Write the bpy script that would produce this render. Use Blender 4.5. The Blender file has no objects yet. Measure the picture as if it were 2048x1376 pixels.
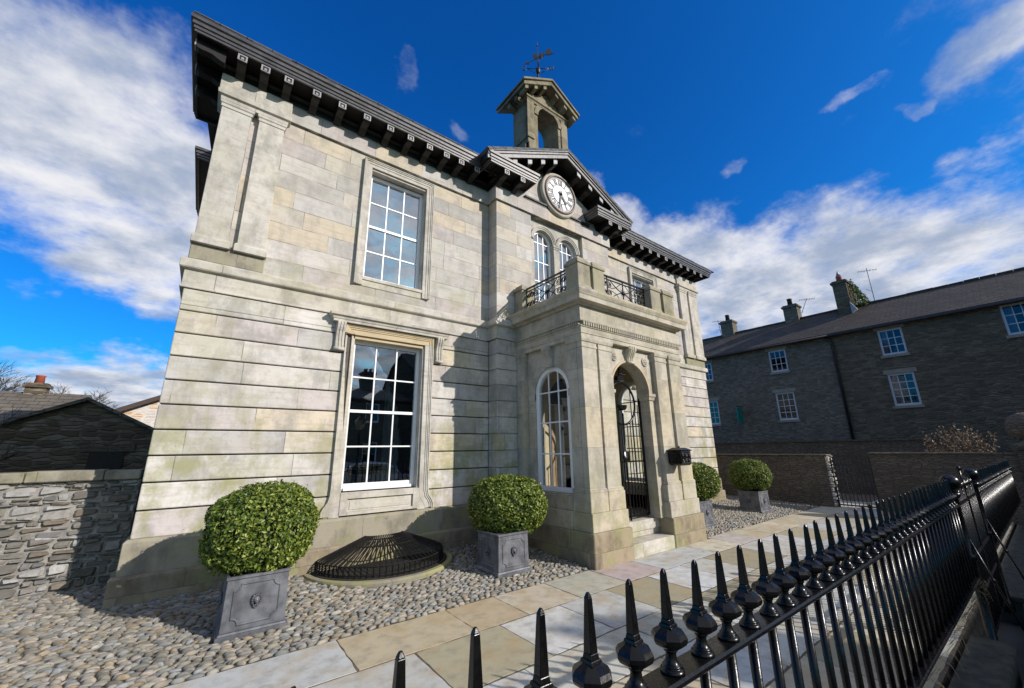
import bpy, bmesh, math, random
import numpy as np
from mathutils import Vector, Matrix
random.seed(7); rng=np.random.default_rng(7)
S=bpy.context.scene; COL=S.collection
R=math.radians; PI=math.pi
# ------------------------------------------------------------------ node helpers
class NT:
    def __init__(s,tree): s.t=tree; s.n=tree.nodes; s.l=tree.links
    def new(s,typ,ins=None,**kw):
        n=s.n.new(typ)
        for k,v in kw.items(): setattr(n,k,v)
        for k,v in (ins or {}).items(): s.put(n.inputs[k],v)
        return n
    def put(s,i,v):
        if isinstance(v,bpy.types.NodeSocket): s.l.new(v,i)
        elif hasattr(v,'outputs'): s.l.new(v.outputs[0],i)
        else:
            if isinstance(v,(tuple,list)) and len(v)==3 and i.type=='RGBA': v=(*v,1)
            i.default_value=v
    def m(s,op,a,b=0.0,c=0.0,clamp=False):
        n=s.n.new('ShaderNodeMath'); n.operation=op; n.use_clamp=clamp
        s.put(n.inputs[0],a); s.put(n.inputs[1],b); s.put(n.inputs[2],c); return n.outputs[0]
    def mix(s,f,a,b,blend='MIX'):
        n=s.n.new('ShaderNodeMix'); n.data_type='RGBA'; n.blend_type=blend
        s.put(n.inputs[0],f); s.put(n.inputs[6],a); s.put(n.inputs[7],b); return n.outputs[2]
    def noise(s,vec,scale,detail=4,rough=.55,out=0):
        n=s.new('ShaderNodeTexNoise',{'Scale':scale,'Detail':detail,'Roughness':rough})
        if vec is not None: s.put(n.inputs['Vector'],vec)
        return n.outputs[out]
    def ramp(s,f,stops,interp='LINEAR'):
        n=s.n.new('ShaderNodeValToRGB'); s.put(n.inputs[0],f); e=n.color_ramp.elements; n.color_ramp.interpolation=interp
        while len(e)<len(stops): e.new(.5)
        for i,(p,c) in enumerate(stops):
            e[i].position=p; e[i].color=(*c,1) if isinstance(c,tuple) else (c,c,c,1)
        return n.outputs[0]
    def sm(s,v,lo,hi):
        n=s.n.new('ShaderNodeMapRange'); n.interpolation_type='SMOOTHSTEP'
        s.put(n.inputs[0],v); n.inputs[1].default_value=lo; n.inputs[2].default_value=hi; return n.outputs[0]
    def vec(s,x,y,z=0.0):
        n=s.n.new('ShaderNodeCombineXYZ'); s.put(n.inputs[0],x); s.put(n.inputs[1],y); s.put(n.inputs[2],z); return n.outputs[0]
    def sep(s,v):
        n=s.n.new('ShaderNodeSeparateXYZ'); s.put(n.inputs[0],v); return n.outputs
    def vm(s,op,a,b):
        n=s.n.new('ShaderNodeVectorMath'); n.operation=op; s.put(n.inputs[0],a); s.put(n.inputs[1],b); return n.outputs[0]
    def white(s,v,out='Value'):
        n=s.n.new('ShaderNodeTexWhiteNoise'); n.noise_dimensions='2D'; s.put(n.inputs['Vector'],v); return n.outputs[out]
    def bump(s,h,strength,dist,prev=None):
        n=s.new('ShaderNodeBump',{'Strength':strength,'Distance':dist,'Height':h})
        if prev is not None: s.put(n.inputs['Normal'],prev)
        return n.outputs[0]
MATS={}
def begin(name):
    m=bpy.data.materials.new(name); m.use_nodes=True; MATS[name]=m
    t=NT(m.node_tree); b=t.n['Principled BSDF']; return m,t,b
def wpos(t): return t.new('ShaderNodeNewGeometry').outputs['Position']
def simple(name,col,rough=.6,metal=0.,var=.15,scale=6.,bump=.0,bscale=60.,spec=.5,coat=0.):
    m,t,b=begin(name); P=wpos(t)
    n=t.noise(P,scale,5,.6)
    c=t.mix(t.sm(n,.3,.7),tuple(x*(1-var) for x in col),tuple(min(1,x*(1+var)) for x in col))
    t.put(b.inputs['Base Color'],c); b.inputs['Metallic'].default_value=metal
    r=t.m('MULTIPLY_ADD',t.noise(P,scale*3,3,.6),.3,rough-.15); t.put(b.inputs['Roughness'],r)
    b.inputs['Specular IOR Level'].default_value=spec; b.inputs['Coat Weight'].default_value=coat
    if bump: t.put(b.inputs['Normal'],t.bump(t.noise(P,bscale,5,.6),bump,.01))
    return m
def ashlar(name,rh,z0,bw,tones,joint=.0042,hj=True,green=1.,grime=1.,gh=1.2):
    m,t,b=begin(name); P=wpos(t); X,Y,Z=t.sep(P)
    u=t.m('ADD',X,Y); v=t.m('DIVIDE',t.m('SUBTRACT',Z,z0),rh)
    row=t.m('FLOOR',v); rr=t.white(t.vec(row,3.3)); r2=t.white(t.vec(row,9.1))
    w=t.m('MULTIPLY_ADD',r2,bw*.55,bw*.72)
    q=t.m('ADD',t.m('DIVIDE',u,w),t.m('MULTIPLY',rr,7.)); colid=t.m('FLOOR',q); fx=t.m('FRACT',q); fz=t.m('FRACT',v)
    rnd=t.white(t.vec(colid,row)); rnd2=t.white(t.vec(t.m('ADD',colid,31.),row))
    n=len(tones); base=t.ramp(rnd,[((i+.0)/n,c) for i,c in enumerate(tones)],'CONSTANT')
    base=t.mix(.25,base,tones[0])
    # stains and bedding
    sv=t.vm('ADD',t.vm('MULTIPLY',P,(1.,1.,.6)),t.vec(t.m('MULTIPLY',rnd,9.),0.,t.m('MULTIPLY',rnd2,7.))); st=t.noise(sv,3.2,7,.68); sp=t.noise(P,11.,6,.72); fine=t.noise(P,70.,4,.65)
    bed=t.noise(t.vm('MULTIPLY',P,(1.2,1.2,9.)),2.2,5,.6)
    c=t.mix(t.m('MULTIPLY',t.sm(st,.42,.66),.62*min(grime,1.4)),base,tuple(x*k for x,k in zip(tones[0],(.42,.42,.44))))
    c=t.mix(t.m('MULTIPLY',t.sm(t.noise(sv,1.1,5,.6),.5,.75),.35 if tones[0][0]>.4 else 0.),c,(.56,.46,.34))
    c=t.mix(t.m('MULTIPLY',t.sm(bed,.45,.72),.34),c,(.31,.26,.21))
    strk=t.sm(t.noise(t.vm('MULTIPLY',P,(9.,9.,.8)),1.6,5,.6),.55,.78); c=t.mix(t.m('MULTIPLY',strk,.24*grime),c,(.20,.19,.165))
    c=t.mix(t.m('MULTIPLY',t.sm(sp,.5,.8),.5*grime),c,(.23,.215,.18))
    gz=t.m('SUBTRACT',1.0,t.sm(Z,.2,gh)); g2=t.m('MULTIPLY',t.m('SUBTRACT',1.,t.m('ABSOLUTE',t.m('DIVIDE',t.m('SUBTRACT',Z,4.3),.55)),clamp=True),.9)
    gm=t.m('ADD',t.m('MULTIPLY',t.m('MAXIMUM',gz,g2),.9),.38)
    gn=t.sm(t.noise(t.vm('MULTIPLY',P,(1.,1.,.9)),2.3,6,.68),.42,.64)
    c=t.mix(t.m('MULTIPLY',t.m('MULTIPLY',gm,gn),.6*green,clamp=True),c,(.30,.29,.13))
    spot=t.sm(t.noise(P,26.,3,.5),.66,.74); c=t.mix(t.m('MULTIPLY',spot,.45),c,tuple(min(.5,x*1.35) for x in tones[0]))
    dk=t.sm(t.noise(P,14.,3,.6),.68,.78); c=t.mix(t.m('MULTIPLY',dk,.5),c,(.10,.09,.075))
    jv=t.m('LESS_THAN',t.m('MULTIPLY',t.m('MINIMUM',fx,t.m('SUBTRACT',1.,fx)),w),joint)
    jo=jv
    if hj: jo=t.m('MAXIMUM',jv,t.m('LESS_THAN',t.m('MULTIPLY',t.m('MINIMUM',fz,t.m('SUBTRACT',1.,fz)),rh),joint))
    jb=t.m('MULTIPLY',jo,t.sm(t.noise(P,5.,3,.6),.3,.6))
    c=t.mix(t.m('MULTIPLY',jb,.8),c,(.13,.12,.10))
    c=t.mix(t.m('MULTIPLY',t.m('SUBTRACT',fine,.5),.5,clamp=True),c,(.12,.11,.09))
    t.put(b.inputs['Base Color'],c); b.inputs['Roughness'].default_value=.9; b.inputs['Specular IOR Level'].default_value=.2
    h=t.m('ADD',t.m('MULTIPLY',t.noise(P,38.,6,.7),.5),t.m('MULTIPLY',jo,-.8))
    h=t.m('ADD',h,t.m('MULTIPLY',rnd2,.35)); h=t.m('ADD',h,t.m('MULTIPLY',sp,.5))
    t.put(b.inputs['Normal'],t.bump(h,.55,.006)); return m
def rubble(name,tones,su=3.,sv=8.,mortar=(.16,.14,.12),jw=.07,depth=.02,ax='xy'):
    m,t,b=begin(name); P=wpos(t); X,Y,Z=t.sep(P)
    wn=t.noise(P,2.5,3,.5,out=1); W=t.vm('MULTIPLY',t.vm('SUBTRACT',wn,(.5,.5,.5)),(.16,.16,.10)); X2,Y2,Z2=t.sep(t.vm('ADD',P,W))
    v=t.vec(t.m('MULTIPLY',t.m('ADD',X2,Y2),su),t.m('MULTIPLY',Z2,sv))
    vo=t.new('ShaderNodeTexVoronoi',{'Vector':v,'Scale':1.,'Randomness':.85},voronoi_dimensions='2D')
    ve=t.new('ShaderNodeTexVoronoi',{'Vector':v,'Scale':1.,'Randomness':.85},voronoi_dimensions='2D',feature='DISTANCE_TO_EDGE')
    r=t.sep(vo.outputs['Color'])[0]; n=len(tones)
    c=t.ramp(r,[(i/n,c) for i,c in enumerate(tones)],'CONSTANT')
    nn=t.noise(P,12.,5,.65); c=t.mix(t.m('MULTIPLY',t.sm(nn,.4,.75),.5),c,tuple(x*.45 for x in tones[0]))
    big=t.noise(P,.7,4,.6); c=t.mix(t.m('MULTIPLY',t.sm(big,.4,.7),.4),c,tuple(x*.5 for x in tones[1]))
    e=ve.outputs['Distance']; c=t.mix(t.m('SUBTRACT',1.,t.sm(e,jw*.3,jw)),c,mortar)
    t.put(b.inputs['Base Color'],c); b.inputs['Roughness'].default_value=.92; b.inputs['Specular IOR Level'].default_value=.2
    h=t.m('ADD',t.m('MULTIPLY',t.sm(e,0.,.25),1.),t.m('ADD',t.m('MULTIPLY',nn,.6),t.m('MULTIPLY',r,.5)))
    t.put(b.inputs['Normal'],t.bump(h,.9,depth)); return m
def attrmat(name,rough=.8,var=.4,scale=30.,dark=(.05,.045,.035),bump=.4,spec=.3,tint=None):
    m,t,b=begin(name); P=wpos(t); a=t.new('ShaderNodeVertexColor',layer_name='col').outputs[0]
    n=t.noise(P,scale,5,.65); c=t.mix(t.m('MULTIPLY',t.sm(n,.4,.8),var),a,dark)
    if tint: c=t.mix(t.m('MULTIPLY',t.sm(t.noise(P,3.,5,.6),.45,.7),tint[1]),c,tint[0])
    t.put(b.inputs['Base Color'],c); b.inputs['Roughness'].default_value=rough; b.inputs['Specular IOR Level'].default_value=spec
    t.put(b.inputs['Normal'],t.bump(t.noise(P,scale*2,5,.7),bump,.006)); return m
def slate(name,c1,c2,uv='y'):
    m,t,b=begin(name); P=wpos(t); X,Y,Z=t.sep(P); u=Y if uv=='y' else X
    br=t.new('ShaderNodeTexBrick',{'Vector':t.vec(u,Z),'Color1':c1,'Color2':c2,'Mortar':(.015,.014,.012),'Scale':1.,'Mortar Size':.008,'Brick Width':.32,'Row Height':.13})
    c=t.mix(t.m('MULTIPLY',t.sm(t.noise(P,1.3,6,.65),.4,.7),.6),br.outputs[0],tuple(x*.55 for x in c1))
    c=t.mix(t.m('MULTIPLY',t.sm(t.noise(P,9.,5,.6),.55,.75),.5),c,(.10,.095,.05))
    t.put(b.inputs['Base Color'],c); b.inputs['Roughness'].default_value=.75
    t.put(b.inputs['Normal'],t.bump(t.m('ADD',t.m('MULTIPLY',br.outputs[1],-1.),t.noise(P,8.,4,.6)),.8,.02)); return m
STN=[(.56,.525,.48),(.49,.465,.43),(.63,.595,.555),(.56,.50,.41),(.43,.41,.385),(.60,.50,.36),(.54,.505,.48),(.53,.51,.445),(.50,.44,.42)]
STN=[tuple(c*.95 for c in k) for k in STN]; STNL=[tuple(c*1.14 for c in k) for k in STN]
M_up=ashlar('upper_ashlar',.298,4.10,.95,STN,green=.55,grime=.75)
M_rust=ashlar('banded_ashlar',.2985,.735,1.25,STNL,hj=False,green=1.3,gh=3.2)
M_trim=ashlar('dressed_stone',4.,-1.,1.9,[(.55,.515,.455),(.50,.47,.415),(.57,.53,.46)],hj=False,green=.7)
M_porch=ashlar('porch_stone',.62,-.2,2.3,[(.51,.465,.375),(.47,.43,.345),(.54,.49,.40),(.55,.47,.34)],joint=.002,green=.95,gh=1.6)
M_moss=ashlar('mossy_stone',4.,-1.,.9,[(.33,.30,.22),(.29,.265,.195),(.36,.325,.245)],hj=False,green=.55,grime=1.7,gh=9.)
M_plinth=ashlar('plinth_stone',.36,.38,1.1,[(.30,.27,.20),(.26,.235,.175),(.34,.305,.235)],hj=False,green=1.2,grime=1.,gh=1.6)
M_foot=ashlar('rough_footing_stone',.4,-.2,.9,[(.31,.25,.17),(.26,.215,.15),(.35,.28,.185)],green=.8,grime=1.3)
M_bell=ashlar('bellcote_stone',.45,8.,.8,[(.25,.205,.14),(.21,.175,.12),(.29,.24,.16)],green=.7,grime=1.4,gh=9.)
M_new=ashlar('buff_surround_stone',9.,-1.,9.,[(.54,.43,.27),(.52,.42,.28)],hj=False,green=.15,grime=.4)
M_paint=simple('white_sash_paint',(.80,.80,.79),.4,var=.04)
M_dark=simple('dark_eaves_paint',(.011,.0095,.008),.55,var=.3,spec=.35)
M_fascia=simple('grey_fascia_paint',(.055,.052,.055),.33,var=.35,spec=.7)
M_brk=simple('bracket_end_paint',(.26,.25,.25),.5,var=.15)
M_iron=simple('black_gloss_iron',(.0045,.0042,.0042),.27,var=.5,scale=25.,bump=.12,bscale=26.,spec=.34)
M_iron3=simple('dull_black_grille_iron',(.008,.007,.006),.6,var=.4,spec=.3)
M_iron2=simple('weathered_iron',(.02,.019,.018),.5,var=.4,bump=.2)
M_lead=simple('lead_planter',(.13,.133,.145),.5,metal=.25,var=.38,scale=7.,bump=.12,bscale=30.)
M_pit=simple('well_shade_dark',(.018,.016,.012),.9,var=.4)  # near-black colour paints the shade inside the light well
M_shadekerb=simple('shade_dark_stone',(.035,.033,.022),.9,var=.5,scale=9.,bump=.6,bscale=40.)  # base colour darkened to paint the street-side shade below the railings
M_soil=simple('potting_soil',(.03,.022,.015),.95,bump=.8,bscale=40.)
M_roof=slate('main_slate',(.07,.07,.075),(.10,.10,.105),'x')
M_roofT=slate('terrace_stone_slate',(.050,.036,.022),(.080,.058,.038),'y')
M_roofL=slate('cottage_slate',(.12,.10,.075),(.16,.135,.10),'x')
M_rubT=rubble('terrace_limestone',[(.18,.155,.115),(.22,.19,.14),(.145,.125,.10),(.25,.22,.165),(.19,.16,.115)],5.2,13.,(.17,.15,.12),.09)
M_rubT2=rubble('terrace_brown_stone',[(.15,.12,.08),(.18,.145,.095),(.12,.10,.065),(.21,.175,.115)],4.,14.,(.13,.12,.10),.08)
M_rubW=rubble('garden_wall_stone',[(.17,.135,.10),(.13,.11,.085),(.19,.16,.12),(.15,.12,.09)],5.,22.,(.08,.065,.05),.10,.012)
M_rubG=rubble('outbuilding_stone',[(.15,.11,.07),(.20,.155,.11),(.10,.08,.055),(.24,.205,.16)],3.6,13.,(.13,.105,.08),.10)
M_pale=rubble('pale_rendered_stone',[(.60,.53,.47),(.64,.57,.51),(.58,.50,.42),(.66,.6,.55),(.62,.36,.14)],2.2,8.,(.64,.58,.53),.2,.006)
M_wallst=attrmat('drystone',.9,.6,14.,(.11,.095,.08),.7,.2)
M_cob=attrmat('river_cobble',.62,.35,25.,(.09,.075,.055),.3,.4)
M_flag=attrmat('york_flag',.72,.62,7.,(.19,.17,.125),.5,.35,tint=((.40,.29,.15),.55))
M_mort=simple('mortar_bed',(.10,.08,.055),.95,var=.4,scale=12.,bump=.9,bscale=60.)
M_joint=simple('gritty_joint',(.13,.10,.065),.95,var=.45,scale=10.,bump=.9,bscale=70.)
M_gnd=simple('dark_ground',(.055,.05,.04),.95,var=.4,scale=.6,bump=.5,bscale=20.)
M_grass=simple('yard_grass',(.06,.075,.025),.95,var=.4,scale=2.,bump=.8,bscale=30.)
M_asph=simple('asphalt',(.05,.05,.05),.9,var=.2,scale=3.,bump=.6,bscale=90.)
M_lime=simple('lime_mortar',(.26,.245,.215),.95,var=.3,scale=9.,bump=.8,bscale=60.)
M_pot=simple('terracotta',(.38,.09,.045),.7)
M_leadw=simple('lead_flashing',(.30,.31,.33),.5,metal=.3)
M_bark=simple('bark',(.07,.055,.045),.9,var=.3,bump=.5)
M_gutter=simple('brown_fascia',(.06,.035,.028),.5)
M_green=simple('green_sign_paint',(.0,.19,.16),.5,var=.05)
M_wood=simple('varnished_oak',(.34,.22,.11),.5,var=.2,scale=8.)
M_door=simple('cream_door_paint',(.62,.61,.57),.5,var=.04)
M_plaster=simple('ochre_plaster',(.52,.43,.28),.9,var=.12,scale=3.)
M_dial=simple('white_dial',(.74,.74,.76),.5,var=.02)
M_black=simple('dial_black',(.03,.025,.03),.5,var=.1)
M_copper=simple('brown_bezel',(.22,.15,.12),.6,var=.2)
M_curt=simple('linen_curtain',(.62,.62,.63),.9,var=.06)
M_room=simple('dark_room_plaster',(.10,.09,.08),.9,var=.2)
M_car=simple('silver_car_paint',(.5,.52,.55),.3,metal=.6,var=.03)
M_tyre=simple('tyre',(.02,.02,.02),.8)
def glass(name,ior,tint=(.85,.9,.9),wob=.25):
    m,t,b=begin(name); P=wpos(t); t.n.remove(b); out=t.n['Material Output']
    bp=t.bump(t.noise(P,2.6,2,.5),wob,.01)
    fr=t.new('ShaderNodeFresnel',{'IOR':ior,'Normal':bp}); g=t.new('ShaderNodeBsdfGlossy',{'Roughness':.0,'Normal':bp,'Color':(.9,.95,1.,1)})
    tr=t.new('ShaderNodeBsdfTransparent',{'Color':(*tint,1)}); mx=t.new('ShaderNodeMixShader')
    t.put(mx.inputs[0],fr); t.put(mx.inputs[1],tr); t.put(mx.inputs[2],g); t.put(out.inputs[0],mx); return m
M_glass=glass('old_window_glass',2.7,wob=.08); M_glassT=glass('terrace_window_glass',1.5,(.7,.75,.8)); M_glassU=glass('upper_window_glass',6.,(.8,.88,.9)); M_glassP=glass('porch_window_glass',1.25,(.93,.95,.95))
def foliage(name,ca,cb,cc,rough=.42,tr=.22):
    m,t,b=begin(name); P=wpos(t); a=t.sep(t.new('ShaderNodeVertexColor',layer_name='col').outputs[0])
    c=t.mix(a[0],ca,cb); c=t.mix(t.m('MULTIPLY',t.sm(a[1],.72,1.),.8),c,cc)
    t.put(b.inputs['Base Color'],c); b.inputs['Roughness'].default_value=rough; b.inputs['Specular IOR Level'].default_value=.45
    tl=t.new('ShaderNodeBsdfTranslucent',{'Color':c}); mx=t.new('ShaderNodeMixShader'); mx.inputs[0].default_value=tr
    t.l.new(b.outputs[0],mx.inputs[1]); t.l.new(tl.outputs[0],mx.inputs[2]); t.l.new(mx.outputs[0],t.n['Material Output'].inputs[0]); return m
M_leaf=foliage('box_leaf',(.045,.085,.011),(.18,.235,.027),(.44,.47,.11))
M_dry=foliage('dry_leaf',(.13,.08,.04),(.24,.16,.09),(.5,.42,.32),.7,.2)
M_ivy=foliage('ivy_leaf',(.04,.07,.015),(.09,.13,.03),(.14,.17,.05))
M_weed=foliage('pale_weed',(.09,.08,.04),(.16,.14,.08),(.25,.22,.14),.8,.2)
# ------------------------------------------------------------------ mesh builder
class MB:
    def __init__(s,M=None): s.v=[]; s.f=[]; s.sm=[]; s.M=M or Matrix.Identity(4); s.cols=None
    def P(s,p): return tuple(s.M@Vector(p))
    def add(s,vs,fs,smooth=False):
        o=len(s.v); s.v+= [s.P(p) for p in vs]; s.f+=[tuple(o+i for i in f) for f in fs]; s.sm+=[smooth]*len(fs)
    def box(s,x0,x1,y0,y1,z0,z1):
        v=[(x,y,z) for z in (z0,z1) for y in (y0,y1) for x in (x0,x1)]
        s.add(v,[(0,2,3,1),(4,5,7,6),(0,1,5,4),(2,6,7,3),(0,4,6,2),(1,3,7,5)])
    def prism(s,poly,a,b,axis='y',smooth=False):
        def q(u,w,t): return {'y':(u,t,w),'x':(t,u,w),'z':(u,w,t)}[axis]
        n=len(poly); v=[q(u,w,a) for u,w in poly]+[q(u,w,b) for u,w in poly]
        s.add(v,[tuple(range(n)),tuple(range(2*n-1,n-1,-1))])
        o=len(s.v)-2*n
        for i in range(n):
            j=(i+1)%n; s.f.append((o+i,o+j,o+n+j,o+n+i)); s.sm.append(smooth)
    def frust(s,c,a,b,z0,z1):   # rectangular frustum, half sizes a=(ax,ay) at z0, b at z1
        v=[(c[0]+sx*a[0],c[1]+sy*a[1],z0) for sx,sy in ((-1,-1),(1,-1),(1,1),(-1,1))]+[(c[0]+sx*b[0],c[1]+sy*b[1],z1) for sx,sy in ((-1,-1),(1,-1),(1,1),(-1,1))]
        s.add(v,[(3,2,1,0),(4,5,6,7)]+[(i,(i+1)%4,4+(i+1)%4,4+i) for i in range(4)])
    def lathe(s,c,prof,n=12,axis='z',smooth=True,a0=0.):
        v=[];f=[]
        for r,h in prof:
            for i in range(n):
                a=a0+2*PI*i/n; x,y=r*math.cos(a),r*math.sin(a)
                v.append({'z':(c[0]+x,c[1]+y,c[2]+h),'y':(c[0]+x,c[1]+h,c[2]+y),'x':(c[0]+h,c[1]+x,c[2]+y)}[axis])
        m=len(prof)
        for k in range(m-1):
            for i in range(n):
                j=(i+1)%n; f.append((k*n+i,k*n+j,(k+1)*n+j,(k+1)*n+i))
        f.append(tuple(range(n-1,-1,-1))); f.append(tuple((m-1)*n+i for i in range(n)))
        s.add(v,f,smooth)
    def tube(s,pts,r,n=6,closed=False,smooth=True):
        pts=[Vector(p) for p in pts]; m=len(pts); rr=r if isinstance(r,(list,tuple)) else [r]*m
        v=[];f=[]; up=None
        for i,p in enumerate(pts):
            if closed: d=pts[(i+1)%m]-pts[i-1]
            else: d=pts[min(i+1,m-1)]-pts[max(i-1,0)]
            if d.length<1e-9: d=Vector((0,0,1))
            d.normalize()
            if up is None: up=Vector((0,0,1)) if abs(d.z)<.9 else Vector((1,0,0))
            a=d.cross(up)
            if a.length<1e-4: a=d.orthogonal()
            a.normalize(); b_=a.cross(d); up=b_
            for k in range(n):
                t=2*PI*k/n; v.append(tuple(p+(a*math.cos(t)+b_*math.sin(t))*rr[i]))
        for i in range(m if closed else m-1):
            i2=(i+1)%m
            for k in range(n):
                k2=(k+1)%n; f.append((i*n+k,i*n+k2,i2*n+k2,i2*n+k))
        if not closed: f.append(tuple(range(n-1,-1,-1))); f.append(tuple((m-1)*n+k for k in range(n)))
        s.add(v,f,smooth)
    def sweep(s,path,prof,closed=False,z=0.,side=1):
        n=len(path); k=len(prof); v=[];f=[]
        for i,p in enumerate(path):
            def nrm(a,b):
                dx,dy=b[0]-a[0],b[1]-a[1]; L=math.hypot(dx,dy) or 1; return (dy/L*side,-dx/L*side)
            if closed: n1=nrm(path[i-1],p); n2=nrm(p,path[(i+1)%n])
            else:
                n1=nrm(path[i-1],p) if i>0 else nrm(p,path[i+1]); n2=nrm(p,path[i+1]) if i<n-1 else n1
            d=1+n1[0]*n2[0]+n1[1]*n2[1]; mx,my=(n1[0]+n2[0])/max(d,.2),(n1[1]+n2[1])/max(d,.2)
            for o,h in prof: v.append((p[0]+mx*o,p[1]+my*o,z+h))
        for i in range(n if closed else n-1):
            i2=(i+1)%n
            for j in range(k):
                j2=(j+1)%k; f.append((i*k+j,i*k+j2,i2*k+j2,i2*k+j))
        if not closed: f.append(tuple(range(k-1,-1,-1))); f.append(tuple((n-1)*k+j for j in range(k)))
        s.add(v,f)
    def grid_wall(s,x0,x1,z0,z1,y0,y1,ops):
        xs=sorted({x0,x1}|{min(max(a,x0),x1) for o in ops for a in o[:2]}); zs=sorted({z0,z1}|{min(max(a,z0),z1) for o in ops for a in o[2:]})
        for c in range(len(zs)-1):
            run=None
            for a in range(len(xs)-1):
                mx,mz=(xs[a]+xs[a+1])/2,(zs[c]+zs[c+1])/2
                hole=any(o[0]<mx<o[1] and o[2]<mz<o[3] for o in ops)
                if not hole: run=(run[0],xs[a+1]) if run else (xs[a],xs[a+1])
                if hole and run: s.box(run[0],run[1],y0,y1,zs[c],zs[c+1]); run=None
            if run: s.box(run[0],run[1],y0,y1,zs[c],zs[c+1])
    def build(s,name,mat,parent=None,bevel=0.,seg=1,cols=None,recalc=True):
        me=bpy.data.meshes.new(name); me.from_pydata(s.v,[],s.f); me.polygons.foreach_set('use_smooth',s.sm)
        if cols is not None:
            a=me.color_attributes.new('col','FLOAT_COLOR','POINT'); a.data.foreach_set('color',np.asarray(cols,dtype=np.float32).ravel())
        if recalc:
            bm=bmesh.new(); bm.from_mesh(me); bmesh.ops.recalc_face_normals(bm,faces=bm.faces); bm.to_mesh(me); bm.free()
        me.materials.append(mat); o=bpy.data.objects.new(name,me); COL.objects.link(o)
        if parent: 
            o.parent=parent; o.matrix_parent_inverse=Matrix.Translation(-Vector(world_loc(parent)))
        if bevel:
            b=o.modifiers.new('b','BEVEL'); b.width=bevel; b.segments=seg; b.limit_method='ANGLE'; b.angle_limit=R(40)
        return o
def _split(s,name,mat,parent,bevel=0.,seg=1,xc=6.1):
    par=list(range(len(s.v)))
    def find(a):
        while par[a]!=a: par[a]=par[par[a]]; a=par[a]
        return a
    for f in s.f:
        r=find(f[0])
        for i in f[1:]: par[find(i)]=r
    acc={}
    for i,v in enumerate(s.v): acc.setdefault(find(i),[]).append(v[0])
    side={k:(sum(v)/len(v)>xc) for k,v in acc.items()}
    for sd_ in (False,True):
        m=MB(); mp={}
        for f,q in zip(s.f,s.sm):
            if side[find(f[0])]!=sd_: continue
            g=[]
            for i in f:
                if i not in mp: mp[i]=len(m.v); m.v.append(s.v[i])
                g.append(mp[i])
            m.f.append(tuple(g)); m.sm.append(q)
        if m.f: m.build(name,mat,parent,bevel=bevel,seg=seg)
MB.build_split=_split
def world_loc(o):
    l=Vector(o.location)
    if o.parent: l=l+world_loc(o.parent)+o.matrix_parent_inverse.to_translation()
    return l
def tag(o,label=None,cat=None,group=None,kind=None):
    if label: o['label']=label
    if cat: o['category']=cat
    if group: o['group']=group
    if kind: o['kind']=kind
    return o
def empty(name,loc,label,cat,group=None):
    o=bpy.data.objects.new(name,None); COL.objects.link(o); o.location=loc; o.empty_display_size=.2; return tag(o,label,cat,group)
def copy_tree(o,parent=None):
    c=o.copy(); COL.objects.link(c)
    if parent: c.parent=parent
    for ch in [k for k in COL.objects if k.parent==o]: copy_tree(ch,c)
    return c
def wallM(y): return Matrix(((1,0,0,0),(0,0,-1,y),(0,1,0,0),(0,0,0,1)))   # local (x,z,outward) -> world
def sideM(x,sgn=-1):  # local frame of a wall facing +-X : local x -> -Y (sgn -1), local y(depth) -> +X
    return Matrix(((0,1,0,x),(-1,0,0,0),(0,0,1,0),(0,0,0,1))) if sgn<0 else Matrix(((0,-1,0,x),(1,0,0,0),(0,0,1,0),(0,0,0,1)))
def arc(cx,cz,r,a0,a1,n=16): return [(cx+r*math.cos(a0+(a1-a0)*i/n),cz+r*math.sin(a0+(a1-a0)*i/n)) for i in range(n+1)]
def archpoly(x0,x1,z0,z1,arches):
    p=[(x0,z0)]
    for cx,r,zb,zs in arches:
        if zb>z0: pass
        p+=[(cx-r,z0)]+arc(cx,zs,r,PI,0,20)+[(cx+r,z0)]
    return p+[(x1,z0),(x1,z1),(x0,z1)]
# ------------------------------------------------------------------ town house
MY,BY,PY=6.35,6.05,4.29
XL,XR,BL,BR=-.47,12.68,4.25,7.85
HB=11.5
house=empty('town_house',(6.1,6.35,0),'pale banded ashlar town house with clock pediment, bellcote and projecting porch','house')
GW=(1.69,2.89,1.07,3.39); UW=(1.73,2.79,4.45,6.56)
def mir(o): return (12.0-o[1],12.0-o[0],o[2],o[3])
ops=[GW,UW,mir(GW),mir(UW)]
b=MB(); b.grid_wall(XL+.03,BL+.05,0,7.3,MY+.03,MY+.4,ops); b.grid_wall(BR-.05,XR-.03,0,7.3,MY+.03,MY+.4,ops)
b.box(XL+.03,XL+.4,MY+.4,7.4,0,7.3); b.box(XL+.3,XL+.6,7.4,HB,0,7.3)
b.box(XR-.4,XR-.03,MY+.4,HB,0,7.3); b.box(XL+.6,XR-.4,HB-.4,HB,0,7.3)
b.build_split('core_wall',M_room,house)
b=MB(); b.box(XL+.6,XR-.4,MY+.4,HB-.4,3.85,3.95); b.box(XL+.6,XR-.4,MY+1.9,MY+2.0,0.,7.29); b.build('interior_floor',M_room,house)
# upper ashlar wall
b=MB()
b.grid_wall(XL,BL,4.10,7.10,MY,MY+.06,ops); b.grid_wall(BR,XR,4.10,7.10,MY,MY+.06,ops)
b.box(XL,XL+.06,MY+.06,7.38,4.10,7.10); b.box(XR-.06,XR,MY+.06,HB,4.1,7.1)
b.build_split('upper_wall',M_up,house)
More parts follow.
